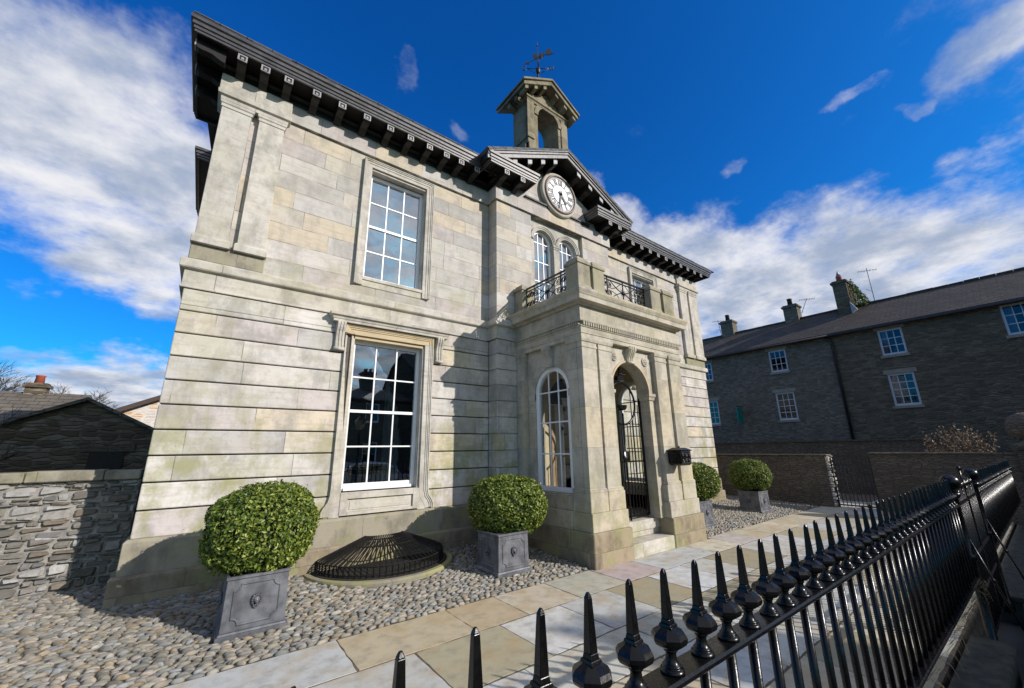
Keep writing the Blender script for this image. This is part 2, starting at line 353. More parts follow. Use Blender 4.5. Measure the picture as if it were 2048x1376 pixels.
# rusticated courses, real channels between them
courses=[.74+.2985*i for i in range(11)]
b=MB()
fz=[(GW[0]-.1,GW[1]+.1,.3,GW[3]+.1)]; fz.append(mir(fz[0]))
for i in range(10):
    z0,z1=courses[i],courses[i+1]-.016
    for xa,xb in ((XL,BL),(BR,XR)):
        b.grid_wall(xa,xb,z0,z1,MY-.022,MY+.06,fz)
    b.box(XL,XL+.08,MY+.06,7.38,z0,z1); b.box(XR-.08,XR,MY+.06,HB,z0,z1)
    # bay courses
    b.box(BL,4.82,BY-.02,BY+.1,z0,z1); b.box(BL,BL+.08,BY+.1,MY-.022,z0,z1)
    b.box(7.48,BR,BY-.02,BY+.1,z0,z1); b.box(BR-.08,BR,BY+.1,MY-.022,z0,z1)
b.build_split('banded_wall',M_rust,house,bevel=.012,seg=2)
b=MB(); b.box(BL+.02,4.9,BY+.005,MY+.2,0,4.0); b.box(7.4,BR-.02,BY+.005,MY+.2,0,4.0); b.build_split('bay_core',M_trim,house)
# plinth and footing
b=MB()
pr=[(0,0),(.05,0),(.05,.33),(.02,.36),(0,.36)]
for path in ([(XL,7.38),(XL,MY),(BL,MY)],[(BL,MY-.03),(BL,BY),(4.72,BY)],[(7.58,BY),(BR,BY),(BR,MY-.03)],[(BR,MY),(XR,MY),(XR,HB)]):
    b.sweep(path,pr,z=.38)
b.build_split('plinth',M_plinth,house,bevel=.006)
b=MB(); pr=[(0,0),(.10,0),(.10,.40),(.08,.42),(0,.42)]
for path in ([(XL,7.38),(XL,MY),(BL,MY)],[(BL,MY-.03),(BL,BY),(4.68,BY)],[(7.62,BY),(BR,BY),(BR,MY-.03)],[(BR,MY),(XR,MY),(XR,HB)]):
    b.sweep(path,pr,z=-.03)
b.build_split('footing',M_foot,house,bevel=.01)
# string course
b=MB(); pr=[(0,0),(.045,0),(.045,.02),(.03,.03),(.03,.25),(.075,.265),(.085,.28),(.085,.38),(.06,.40),(0,.40)]
for path in ([(XL,7.38),(XL,MY),(BL,MY)],[(BL,MY),(BL,BY),(4.75,BY)],[(7.55,BY),(BR,BY),(BR,MY)],[(BR,MY),(XR,MY),(XR,HB)]):
    b.sweep(path,pr,z=3.715)
b.build_split('string_course',M_trim,house,bevel=.004)
# pilaster pedestal block + pilasters
def pilaster_pair(x0,x1,x2,x3,corner):
    b=MB(); b.box(x0-.02,x3+.02,MY-.055,MY+.05,4.115,4.34); b.build('pilaster_pedestal',M_moss,house,bevel=.01)
    for xa,xb in ((x0,x1),(x2,x3)):
        b=MB(); b.box(xa,xb,MY-.085,MY+.02,4.34,6.62)
        b.sweep([(xa,MY),(xa,MY-.085),(xb,MY-.085),(xb,MY)],[(0,0),(.03,0),(.03,.09),(.015,.12),(0,.13)],z=4.34)
        b.sweep([(xa,MY),(xa,MY-.085),(xb,MY-.085),(xb,MY)],[(0,0),(.012,.0),(.012,.05),(.025,.06),(.03,.1),(.0,.1)],z=6.53)
        b.build('pilaster',M_trim,house,bevel=.004)
    b=MB(); b.sweep([(x0,MY+.3 if corner<0 else MY),(x0,MY-.085),(x3,MY-.085),(x3,MY+.3 if corner>0 else MY)],[(-.05,0),(.03,0),(.035,.05),(.07,.07),(.075,.13),(.05,.145),(-.05,.145)],z=6.63); b.build('capital',M_trim,house,bevel=.003)
pilaster_pair(XL,-.10,-.005,.33,-1); pilaster_pair(11.62,12.05,12.17,XR,1)
# frieze
b=MB(); pr=[(-.02,0),(.045,0),(.045,.32),(-.02,.32)]
for path in ([(XL,7.38),(XL,MY),(BL,MY)],[(BL,MY),(BL,BY),(BR,BY),(BR,MY)],[(BR,MY),(XR,MY),(XR,HB)]): b.sweep(path,pr,z=6.78)
b.build_split('frieze',M_up,house,bevel=.004)
b=MB(); b.box(XL-.07,.39,MY-.09,MY,6.775,7.09); b.box(11.55,XR+.07,MY-.09,MY,6.775,7.09); b.build_split('frieze_break',M_trim,house,bevel=.004)
# bay upper wall with double arched window
a1,a2=(5.62,.29,0,6.26),(6.40,.29,0,6.26)
b=MB()
xa,xb=5.20,6.86
b.box(BL,xa,BY,BY+.12,4.10,6.78); b.box(xb,BR,BY,BY+.12,4.10,6.78); b.box(BL,BL+.1,BY+.12,MY,4.1,6.78); b.box(BR-.1,BR,BY+.12,MY,4.1,6.78)
b.box(BL+.02,BR-.02,BY+.002,BY+.3,6.78,7.1)
b.build_split('bay_wall',M_up,house,bevel=.004)
b=MB(); b.prism(archpoly(xa+.001,xb-.001,4.10,6.779,[a1,a2]),BY+.09,BY+.24); b.build('arcade_panel',M_trim,house)
b=MB(wallM(BY+.09))
for cx,r,_,zs in (a1,a2):
    path=[(cx-r,4.3)]+arc(cx,zs,r,PI,0,20)+[(cx+r,4.3)] if cx<6 else [(cx-r,zs)]+arc(cx,zs,r,PI,0,20)+[(cx+r,4.3)]
    path=arc(cx,zs,r,PI,0,20)
    b.sweep(path,[(0,-.01),(0,.03),(-.03,.03),(-.035,.045),(-.06,.045),(-.07,.06),(-.10,.06),(-.10,-.01)],side=1)
b.build_split('arch_hood',M_trim,house)
b=MB(); b.box(5.92,6.10,BY+.05,BY+.22,4.2,6.16); b.sweep([(5.92,BY+.2),(5.92,BY+.05),(6.10,BY+.05),(6.10,BY+.2)],[(-.02,0),(.012,0),(.012,.03),(.03,.05),(.03,.09),(-.02,.09)],z=6.16); b.box(xa+.02,5.33,BY+.06,BY+.2,4.2,6.2); b.box(6.69,xb-.02,BY+.06,BY+.2,4.2,6.2); b.build('arcade_pier',M_trim,house,bevel=.004)
# tympanum
b=MB(); b.prism([(BL+.05,7.09),(BR-.05,7.09),(BR-.05,7.32),(6.05,8.24),(BL+.05,7.32)],BY+.003,BY+.3); b.build('tympanum',M_up,house)
b=MB(); b.sweep([(5.0,BY),(7.1,BY)],[(0,0),(.05,0),(.05,.03),(.08,.04),(.08,.08),(0,.09)],z=7.09); b.build('tympanum_sill_moulding',M_dark,house)
# eaves
EP=[(-.05,.22),(.40,.22),(.40,.185),(.425,.185),(.425,.225),(.445,.23),(.445,.275),(.465,.285),(.475,.34),(.49,.36),(.49,.40),(-.05,.40)]
def eave_part(name,path,z=7.08,cap=True):
    b=MB(); b.sweep(path,[(-.05,0),(.03,0),(.05,.06),(.05,.14),(.09,.17),(.09,.225),(-.05,.225)],z=z)
    e=b.build(name,M_dark,house)
    b=MB(); b.sweep(path,[(-.05,.222),(.40,.222),(.40,.24),(-.05,.24)],z=z); b.build('soffit',M_dark,e)
    b=MB(); b.sweep(path,[(.40,.24),(.398,.185),(.425,.185),(.425,.225),(.440,.228),(.440,.275),(.460,.28),(.460,.335),(.485,.345),(.485,.40),(.40,.40)],z=z); b.build('fascia',M_fascia,e)
    return e
BRP=[(.05,.225),(.395,.225),(.395,.075),(.36,.05),(.32,.045),(.26,.05),(.2,.045),(.15,.02),(.10,.0),(.05,-.01)]
def bracket(parent,x,y,z=7.08,M=None,w=.11):
    b=MB(M or Matrix.Identity(4)); 
    poly=[(y-o,z+h) for o,h in BRP]; b.prism(poly,x-w/2,x+w/2,'x'); o=b.build('bracket',M_dark,parent)
    b=MB(M or Matrix.Identity(4)); x0,x1=x-w/2-.004,x+w/2+.004; ya,yb=y-.41,y-.394; z0,z1=z+.072,z+.178; t=.022
    b.box(x0,x1,ya,yb,z1-t,z1); b.box(x0,x0+t,ya,yb,z0,z1-t-.001); b.box(x1-t,x1,ya,yb,z0,z1-t-.001); b.box(x0+t,x1-t,ya,yb,z0,z0+t*.5); b.box(x0+t+.02,x1-t-.02,ya+.004,yb,z0+.025,z1-t-.02)
    b.build('bracket_end',M_brk,o)
eL=eave_part('eaves',[(XL+.25,7.38),(XL,7.38),(XL,MY),(BL+.02,MY)])
for x in (-.83+.02,-.33,-.04,.27,.67,1.06,1.47,1.88,2.26,2.64,3.0,3.33,3.70): bracket(eL,x,MY) if x>-.5 else None
b=MB(sideM(XL)); 
for yy in (6.1,6.55,7.0): bracket(eL,-yy,0,M=sideM(XL))
eR=eave_part('eaves',[(BR-.02,MY),(XR,MY),(XR,HB)])
for i in range(11): bracket(eR,8.45+.41*i,MY)
eS=eave_part('eaves',[(XL+.02,HB),(XL+.02,9.4),(XL+.3,9.4)])
b=MB(); b.box(XL+.02,XL+.35,9.4,HB,3.,7.1); b.build('rear_side_wall',M_up,house)
eB1=eave_part('eaves',[(BL,MY),(BL,BY),(4.60,BY),(4.60,BY+.3)])
for x in (4.24,4.66): bracket(eB1,x,BY)
eB2=eave_part('eaves',[(7.46,BY+.3),(7.46,BY),(BR,BY),(BR,MY)])
for x in (7.52,7.90): bracket(eB2,x,BY)
# raking eaves of the pediment
AX,AZ=6.05,8.61; EX,EZ=8.36,7.50
def rake(sg):
    L=math.hypot(EX-AX,AZ-EZ); an=math.atan2(AZ-EZ,EX-AX)
    b=MB(); 
    def line(o0,o1,h0,h1,mb):
        # slab following the rake: offset from wall face o0..o1, height below the top edge h0..h1
        p=[(AX,AZ-h0),(AX+sg*(EX-AX),EZ-h0),(AX+sg*(EX-AX),EZ-h1),(AX,AZ-h1)]
        mb.prism(p,BY-o0,BY-o1)
    line(-.1,.40,.03,.20,b); e=b.build('raking_eaves',M_dark,house)
    b=MB(); line(.40,.485,.0,.055,b); line(.40,.46,.0551,.11,b); line(.40,.435,.1101,.20,b); b.build('fascia',M_fascia,e)
    for t in (.17,.34,.51,.69,.86):
        x=AX+sg*(EX-AX)*t; z=AZ-(AZ-EZ)*t-.20; w=.055; sl=-sg*(AZ-EZ)/(EX-AX)
        b=MB(); poly=[(BY-o,h) for o,h in BRP]
        vs=[];
        for s in (-1,1):
            for yy,h in poly: vs.append((x+s*w,yy,z-.225+h+s*w*sl))
        n=len(poly); b.add(vs,[tuple(range(n)),tuple(range(2*n-1,n-1,-1))]+[(i,(i+1)%n,n+(i+1)%n,n+i) for i in range(n)])
        o=b.build('bracket',M_dark,e)
        b=MB(); zz=z-.135; b.add([(x+s*(w+.003),yy,zz+s*w*sl+h) for yy in (BY-.408,BY-.394) for s,h in ((-1,0),(1,0),(1,.095),(-1,.095))],[(0,1,2,3),(4,7,6,5),(0,4,5,1),(1,5,6,2),(2,6,7,3),(3,7,4,0)]); b.build('bracket_end',M_brk,o)
rake(-1); rake(1)
# roofs
b=MB(); x0,x1,y0,y1=XL-.47,XR+.47,6.12,HB+.4
v=[(x0,y0,7.485),(x1,y0,7.485),(x1,y1,7.485),(x0,y1,7.485),(x0+4,10.2,8.7),(x1-4,10.2,8.7),(x0,7.85,7.485),(x0+.35,7.85,7.485)]
v=[(x0+.02,y0,7.485),(x1,y0,7.485),(x1,y1,7.485),(x0+.5,y1,7.485),(x0+4,9.6,8.4),(x1-4,9.6,8.4)]
b.add(v,[(0,1,5,4),(1,2,5),(2,3,4,5),(3,0,4),(3,2,1,0)])
b.prism([(XL-.47,7.482),(XL-.45,7.52),(BL-.45,7.52),(BL-.45,7.482)],MY-.49,MY-.2)
b.prism([(BR+.45,7.482),(BR+.45,7.52),(XR+.45,7.52),(XR+.47,7.482)],MY-.49,MY-.2)
rf=b.build('roof',M_roof,house)
b=MB(); b.prism([(AX-2.36,7.50),(AX,8.635),(AX+2.36,7.50),(AX+2.3,7.46),(AX,8.58),(AX-2.3,7.46)],BY-.49,9.6); b.build('gable_roof',M_roof,house)
# slate edge bumps on the front edge
b=MB()
x=XL-.46
while x<XR+.4:
    w=random.uniform(.2,.3); 
    if not(BL-.45<x+w and x<BR+.45): b.box(x,x+w-.006,MY-.505+random.uniform(0,.012),MY-.2,7.495+random.uniform(-.002,.004),7.51+random.uniform(-.003,.006))
    x+=w
b.build_split('slate_edge',M_roof,rf)
# ------------------------------------------------------------------ sash windows
def sash(x0,x1,z0,z1,y,cols=3,rows=4,g=None,M=None,name='window',arch=None,bar=.022,sill=.10,fr=.05,curt=None,mat=None,nomeet=False,parent=None):
    g=g or M_glass; mat=mat or M_paint; M=M or Matrix.Identity(4); parent=parent or house
    b=MB(M)
    if arch is None:
        b.box(x0,x0+fr,y,y+.09,z0,z1); b.box(x1-fr,x1,y,y+.09,z0,z1); b.box(x0+fr,x1-fr,y,y+.09,z1-fr,z1); b.box(x0+fr,x1-fr,y-.03,y+.09,z0,z0+sill*.45); b.box(x0+fr,x1-fr,y+.01,y+.07,z0+sill*.45,z0+sill)
        w=b.build(name,mat,parent,bevel=.003)
        X0,X1,Z0,Z1=x0+fr,x1-fr,z0+sill,z1-fr
    else:
        cx,r,zs=arch; outer=[(cx-r,z0)]+arc(cx,zs,r,PI,0,24)+[(cx+r,z0)]; M2=M@wallM(y+.08)
        b2=MB(M2); b2.sweep(outer,[(0,0),(0,.08),(fr,.08),(fr,0)],closed=True,side=1)
        w=b2.build(name,mat,parent,bevel=.003); X0,X1,Z0,Z1=cx-r+fr,cx+r-fr,z0+fr,zs+r-fr
    gb=MB(M); gl=MB(M)
    def top(x):
        if arch is None: return Z1
        d=(arch[1]-fr)**2-(x-arch[0])**2; return arch[2]+math.sqrt(max(d,0))
    for i in range(1,cols):
        x=X0+(X1-X0)*i/cols; gb.box(x-bar/2,x+bar/2,y+.03,y+.055,Z0,top(x))
    zt=Z1 if arch is None else arch[2]; 
    for i in range(1,rows):
        z=Z0+(Z1-Z0)*i/rows if arch is None else Z0+(zt-Z0)*i/(rows-1)
        mt=(i*2==rows) and not nomeet; h=.022 if mt else bar/2
        if mt: gb.box(X0,X1,y+.015,y+.065,z-h,z+h)
        else: gb.box(X0,X1,y+.029,y+.056,z-h,z+h)
    gb.build('glazing_bars',mat,w)
    if arch is None: gl.box(X0-.005,X1+.005,y+.040,y+.046,Z0-.005,Z1+.005)
    else:
        gl.prism([(X0,Z0)]+arc(arch[0],arch[2],arch[1]-fr,PI,0,24)+[(X1,Z0)],y+.040,y+.046)
    gl.build('pane',g,w)
    if curt:
        for (c0,c1,za,zb,yy) in curt:
            c=MB(M); n=28; top_=[];
            vs=[];fs=[]
            for k in range(n+1):
                xx=c0+(c1-c0)*k/n; dy=.035*math.sin(k*1.55)+.01*math.sin(k*.7)
                vs+=[(xx,yy+dy,za),(xx+.02*math.sin(k),yy+dy*.6,zb)]
            for k in range(n): fs.append((2*k,2*k+2,2*k+3,2*k+1))
            c.add(vs,fs,True); c.build('curtain',M_curt,w,recalc=False)
    return w
for o_,side in ((GW,0),(mir(GW),1)):
    w=sash(o_[0]+.02,o_[1]-.02,o_[2]+.01,o_[3]-.01,MY+.12,curt=[(o_[1]-.36,o_[1]-.05,1.1,3.4,MY+.75),(o_[0]-.1,o_[0]+.06,1.1,3.4,MY+.75)],g=M_glass)
    b=MB(); b.box(o_[0]+.0,o_[1]-.0,MY+.40,MY+.55,1.05,1.10); b.box(o_[0]+.03,o_[0]+.22,MY+.46,MY+.50,1.11,1.33); b.build('window_board',M_paint,w)
    xm=lambda x: x if not side else 12.0-x
    Mx=Matrix.Identity(4) if not side else Matrix(((-1,0,0,12.0),(0,1,0,0),(0,0,1,0),(0,0,0,1)))
    path=[(1.44,.77),(1.445,.83),(1.48,.90),(1.525,.96),(1.545,1.04),(1.55,1.15),(1.55,3.58),(3.045,3.58),(3.045,1.15),(3.05,1.04),(3.07,.96),(3.115,.90),(3.15,.83),(3.155,.77)]
    b=MB(Mx@wallM(MY+.03)); pf=[(0,0),(0,.105),(.018,.105),(.024,.092),(.04,.092),(.045,.08),(.065,.08),(.075,.068),(.145,.068),(.145,0)]
    b.sweep(path[:7]+[(1.55,3.44)],pf); b.sweep([(3.045,3.44)]+path[8:],pf)
    su=b.build('window_surround',M_trim,house)
    b=MB(Mx@wallM(MY+.03)); b.sweep([(1.55,3.44),(1.55,3.58),(3.045,3.58),(3.045,3.44)],pf); b.build('lintel',M_new,su)
    b=MB(Mx); b.box(1.56,1.70,MY-.035,MY+.02,.74,1.06); b.box(2.88,3.02,MY-.035,MY+.02,.74,1.06)
    b.box(1.695,1.80,MY-.045,MY+.3,.76,1.07); b.box(2.80,2.885,MY-.045,MY+.3,.76,1.07); b.box(1.80,2.80,MY-.045,MY+.3,.98,1.07); b.box(1.80,2.80,MY-.045,MY+.3,.76,.80); b.box(1.80,2.80,MY-.012,MY+.3,.80,.98)
    b.box(1.835,2.765,MY-.020,MY-.01,.83,.95)
    b.box(1.66,1.71,MY+.0,MY+.3,1.06,3.44); b.box(2.87,2.92,MY+.0,MY+.3,1.06,3.44)
    b.build('window_apron',M_trim,su,bevel=.004)
    b=MB(Mx); b.box(1.69,2.89,MY-.0,MY+.3,3.38,3.45); b.build('window_head',M_new,su)
    b=MB(Mx); b.sweep([(1.36,MY),(1.36,MY-.10),(3.28,MY-.10),(3.28,MY)],[(-.1,0),(.02,0),(.02,.035),(.03,.04),(.04,.07),(.075,.09),(.08,.13),(-.1,.14)],z=3.59)
    hd=b.build('window_hood',M_trim,house,bevel=.002)
    for xc in (1.465,3.155):
        b=MB(Mx); pts=[(MY-.02,3.592),(MY-.125,3.592),(MY-.13,3.55),(MY-.115,3.50),(MY-.085,3.44),(MY-.07,3.36),(MY-.068,3.28),(MY-.08,3.22),(MY-.085,3.18),(MY-.07,3.15),(MY-.05,3.14),(MY-.02,3.16)]
        b.prism(pts,xc-.065,xc+.065,'x')
        for q in (-.045,.0,.045): b.prism([(y-.012,z) for y,z in pts[1:-2]]+[(MY-.04,3.17),(MY-.04,3.58)],xc+q-.014,xc+q+.014,'x')
        b.lathe((xc-.075,MY-.075,3.165),[(.028,0),(.028,.15)],12,'x')
        b.build('console',M_trim,hd)
for o_,side in ((UW,0),(mir(UW),1)):
    w=sash(o_[0]+.015,o_[1]-.015,o_[2]+.01,o_[3]-.06,MY+.12,g=M_glassU,sill=.07,curt=[(o_[1]-.30,o_[1]-.03,4.4,6.6,MY+.7)])
    Mx=Matrix.Identity(4) if not side else Matrix(((-1,0,0,12.0),(0,1,0,0),(0,0,1,0),(0,0,0,1)))
    b=MB(Mx@wallM(MY)); pf=[(0,0),(0,.07),(.015,.07),(.02,.058),(.04,.058),(.045,.045),(.08,.045),(.085,.035),(.14,.035),(.14,0)]
    b.sweep([(1.59,4.30),(1.59,6.70),(2.93,6.70),(2.93,4.30)],pf); su=b.build('window_surround',M_trim,house)
    b=MB(Mx); b.box(1.73,2.79,MY-.012,MY+.3,4.29,4.40); b.box(1.73,2.79,MY-.03,MY+.3,4.40,4.455); b.box(1.72,1.745,MY+.0,MY+.3,4.45,6.56); b.box(2.775,2.80,MY+.0,MY+.3,4.45,6.56); b.box(1.745,2.775,MY+.0,MY+.3,6.52,6.57); b.build('window_sill',M_trim,su,bevel=.003)
for cx,r,_,zs in (a1,a2):
    sash(cx-r,cx+r,4.3,0,BY+.15,cols=3,rows=5,g=M_glassU,arch=(cx,r-.003,zs),fr=.045,bar=.02,nomeet=True)
b=MB(); b.box(5.3,6.8,BY+.5,BY+.52,4.2,6.7); b.box(5.2,5.3,BY+.24,BY+.5,4.2,6.7); b.box(6.8,6.9,BY+.24,BY+.5,4.2,6.7); b.build('blind',M_curt,house)
# ------------------------------------------------------------------ clock
cx,cz,cy=6.05,7.575,BY
b=MB(); b.lathe((cx,cy-.12,cz),[(.50,0),(.545,-.005),(.575,.02),(.58,.06),(.56,.10),(.55,.125)],56,'y'); ck=b.build('clock',M_trim,house)
b=MB(); b.lathe((cx,cy-.128,cz),[(.452,.0),(.452,-.006),(.46,-.03),(.485,-.036),(.50,-.02),(.515,.01),(.515,.02)],56,'y'); b.f=[f for f in b.f if len(f)<=4]; b.sm=[True]*len(b.f); b.build('bezel',M_copper,ck)
b=MB(); b.lathe((cx,cy-.130,cz),[(.455,0),(.455,.02)],56,'y',smooth=False); b.build('clock_dial',M_dial,ck)
b=MB()
def ring(b,r0,r1,y): 
    n=64; v=[(cx+r*math.cos(2*PI*i/n),yy,cz+r*math.sin(2*PI*i/n)) for yy in (y,y-.004) for r in (r0,r1) for i in range(n)]
    f=[]
    for i in range(n):
        j=(i+1)%n; f+=[(i,j,n+j,n+i),(2*n+i,3*n+i,3*n+j,2*n+j),(i,2*n+i,2*n+j,j),(n+i,n+j,3*n+j,3*n+i)]
    b.add(v,f)
ring(b,.245,.262,cy-.130); ring(b,.405,.414,cy-.130); ring(b,.445,.455,cy-.130)
for i in range(60):
    a=2*PI*i/60; b.M=Matrix.Translation((cx,cy-.131,cz))@Matrix.Rotation(a,4,'Y'); b.box(-.006,.006,-.005,0,.414,.443)
nums=['XII','I','II','III','IV','V','VI','VII','VIII','IX','X','XI']
for i,s_ in enumerate(nums):
    a=2*PI*i/12; b.M=Matrix.Translation((cx,cy-.131,cz))@Matrix.Rotation(a,4,'Y')
    W={'I':.038,'V':.075,'X':.075}; tot=sum(W[c] for c in s_); x=-tot/2; h0,h1=.265,.40
    def stroke(xa,xb,w): b.add([(xa-w,-.004,h0),(xa+w,-.004,h0),(xb+w,-.004,h1),(xb-w,-.004,h1),(xa-w,0,h0),(xa+w,0,h0),(xb+w,0,h1),(xb-w,0,h1)],[(0,1,2,3),(7,6,5,4),(0,4,5,1),(1,5,6,2),(2,6,7,3),(3,7,4,0)])
    for c in s_:
        w=W[c]; m_=x+w/2
        if c=='I': stroke(m_,m_,.014)
        if c=='V': stroke(m_,x+.012,.014); stroke(m_,x+w-.012,.009)
        if c=='X': stroke(x+.012,x+w-.012,.009); stroke(x+w-.012,x+.012,.014)
        x+=w
b.M=Matrix.Identity(4); b.build('clock_numerals',M_black,ck)
def hand(a,L,w,name):
    b=MB(Matrix.Translation((cx,cy-.15,cz))@Matrix.Rotation(a,4,'Y')); b.prism([(-w,-.09),(w,-.09),(w*.9,L*.75),(w*2.0,L*.80),(0,L),(-w*2.0,L*.80),(-w*.9,L*.75)],-.008,0); b.lathe((0,0,0),[(.035,-.015),(.035,.005)],16,'y'); b.build(name,M_black,ck)
hand(R(190),.41,.020,'minute_hand'); hand(R(140),.28,.022,'hour_hand')
# ------------------------------------------------------------------ bellcote
bc_y0,bc_y1=6.30,6.90; bx0,bx1,ba=5.40,6.76,(6.10,.36,0,10.02)
b=MB(); p=[(bx0,8.2),(ba[0]-ba[1],8.2)]+arc(ba[0],ba[3],ba[1],PI,0,24)+[(ba[0]+ba[1],8.2),(bx1,8.2),(bx1,10.48),(6.08,10.88),(bx0,10.48)]
b.prism(p,bc_y0,bc_y1); bell=b.build('bellcote',M_bell,house,bevel=.008)
b=MB(wallM(bc_y0)); b.sweep(arc(ba[0],ba[3],ba[1],PI,0,24),[(0,-.01),(0,.03),(-.13,.03),(-.13,-.01)],side=1)
for xa_,xb_ in ((bx0-.03,bx0+.20),(bx1-.20,bx1+.03)): b.box(xa_,xb_,9.2,10.35,-.01,.03)
b.M=Matrix.Identity(4)
b.prism([(bx0,8.2),(bx0,8.95),(bx0+.0,9.05),(ba[0]-ba[1]+.14,8.2)],bc_y0-.035,bc_y0+.1)
b.box(bx0-.06,bx0,bc_y0+.05,bc_y1-.05,8.2,9.0); b.box(bx0-.03,bx0+.01,bc_y0+.05,bc_y1-.05,9.2,10.3)
b.box(ba[0]-ba[1]-.01,ba[0]-ba[1]+.02,bc_y0+.06,bc_y1-.06,8.2,10.0)
b.build('arch_moulding',M_bell,bell,bevel=.004)
b=MB()
L=[(5.08,10.50),(6.03,11.07),(6.98,10.50),(6.98,10.40),(6.03,10.95),(5.08,10.40)]
b.prism(L,6.02,7.18)
b.prism([(5.04,10.56),(6.03,11.14),(7.02,10.56),(7.02,10.50),(6.03,11.075),(5.04,10.50)],5.98,7.22)
b.sweep([(bx0,bc_y1),(bx0,bc_y0),(bx1,bc_y0),(bx1,bc_y1)],[(-.02,0),(.03,0),(.05,.05),(.08,.07),(.08,.12),(-.02,.12)],z=10.32)
b.build('bellcote_roof',M_bell,bell,bevel=.006)
for sg in (-1,1):
    for t in (.22,.55,.88):
        b=MB()
        x=6.03+sg*.95*t; z=10.95-.55*t
        b.add([(x+s*.05,yy,z+h-(s*sg*.05*.58)) for yy,h0 in ((6.06,-.1),(6.30,-.16)) for s,h in ((-1,0),(1,0),(1,h0),(-1,h0))],[(0,1,2,3),(4,7,6,5),(0,4,5,1),(1,5,6,2),(2,6,7,3),(3,7,4,0)]); b.build('bellcote_bracket',M_bell,bell)
for y in (6.45,6.75): b=MB(); b.box(5.14,bx0,y-.05,y+.05,10.28,10.42); b.build('bellcote_bracket',M_bell,bell)
# weathervane
vx,vy=6.0,6.5
wv=empty('weathervane',(vx,vy,11.1),'black iron weathervane with compass letters standing on the bellcote','weathervane')
b=MB(); b.tube([(vx,vy,11.05),(vx,vy,12.75)],[.02,.012],8); b.lathe((vx,vy,11.15),[(.0,0),(.05,.03),(.07,.08),(.04,.13),(.0,.15)],10)
b.lathe((vx,vy,11.75),[(.02,0),(.06,.05),(.07,.12),(.05,.22),(.02,.28)],8); b.lathe((vx,vy,12.75),[(.02,0),(.0,.2)],6)
for a in (0,PI/2,PI,1.5*PI):
    c_,s_=math.cos(a),math.sin(a); b.tube([(vx,vy,11.35),(vx+c_*.16,vy+s_*.16,11.16),(vx+c_*.24,vy+s_*.24,11.1),(vx+c_*.27,vy+s_*.27,11.18)],.013,5)
b.build('mast',M_iron2,wv)
d=Vector((.80,-.60,0)); n_=Vector((.6,.8,0))
b=MB()
for v_ in (d,-d,n_,-n_): b.tube([(vx,vy,11.95),(vx+v_.x*.30,vy+v_.y*.30,11.95)],.011,5); b.tube([(vx+v_.x*.1,vy+v_.y*.1,11.8),(vx+v_.x*.3,vy+v_.y*.3,11.94)],.008,5)
def glyph(b,o,strokes,s=.15):
    for (x0,z0,x1,z1) in strokes: b.tube([(o[0]+d.x*x0*s,o[1]+d.y*x0*s,o[2]+z0*s),(o[0]+d.x*x1*s,o[1]+d.y*x1*s,o[2]+z1*s)],.012,5)
glyph(b,(vx-d.x*.42,vy-d.y*.42,11.89),[(0,0,0,1),(0,0,.6,0),(0,.5,.45,.5),(0,1,.6,1)])
glyph(b,(vx+d.x*.32,vy+d.y*.32,11.89),[(0,1,.2,0),(.2,0,.4,.7),(.4,.7,.6,0),(.6,0,.8,1)])
glyph(b,(vx+n_.x*.34,vy+n_.y*.34,11.89),[(0,0,0,1),(0,1,.6,0),(.6,0,.6,1)])
glyph(b,(vx-n_.x*.34,vy-n_.y*.34,11.89),[(.6,1,0,.9),(0,.9,0,.55),(0,.55,.6,.45),(.6,.45,.6,.1),(.6,.1,0,0)])
b.build('compass_arms',M_iron2,wv)
M_=Matrix.Translation((vx,vy,12.32))@Matrix.Rotation(R(-37),4,'Z')@Matrix.Rotation(R(-30),4,'Y')@Matrix.Scale(.78,4)
b=MB(M_); b.box(-.42,.5,-.008,.008,-.012,.012); b.prism([(.08,.03),(.2,.14),(.3,.12),(.32,0.03),(.25,-.04),(.12,-.04)],-.012,.012); b.prism([(.34,.0),(.42,.14),(.62,.2),(.58,.0),(.62,-.1),(.42,-.08)],-.012,.012); b.prism([(-.55,0),(-.40,.07),(-.42,0),(-.40,-.07)],-.012,.012); b.prism([(-.12,.0),(-.1,.2),(.02,.26),(.06,.02)],-.012,.012)
b.build('vane',M_iron2,wv)
# ------------------------------------------------------------------ porch
PL,PR=4.70,7.60; CX=6.02
porch=MB()
A=(CX,.53,.46,2.62)
# front wall: outer skin around the recess panel, then arch panel
porch.prism(archpoly(PL+.06,PR-.06,.46,3.55,[A]),PY+.09,PY+.34)
P_=porch.build('porch',M_porch,house)
b=MB()
for sx,x in ((-1,PL+.06),(1,PR-.06)):
    pass
# side walls with arched windows
WA=(5.14,.44,.96,2.62)
for sg,x in ((-1,PL+.08),(1,PR-.08)):
    M=sideM(x,sg); c=-WA[0] if sg<0 else 5.34; lo,hi=(-BY,-(PY+.33)) if sg<0 else (PY+.33,BY)
    b.M=M; b.prism([(lo,.46),(hi,.46),(hi,.94),(lo,.94)],0,.22,'y')
    b.prism([(q,w) for q,w in archpoly(lo,hi,.941,3.55,[(c,WA[1],0,WA[3])])],0,.22,'y')
b.M=Matrix.Identity(4); b.build_split('porch_side_wall',M_porch,P_)
b=MB(); b.prism(archpoly(4.9,7.4,.46,3.56,[(6.05,.6,0,2.5)]),BY-.08,BY-.02); b.box(4.9,5.45,BY-.02,BY+.3,.46,3.56); b.box(6.65,7.4,BY-.02,BY+.3,.46,3.56); b.box(4.92,7.38,PY+.34,BY-.08,3.40,3.55); b.build('porch_inner_wall',M_plaster,P_)
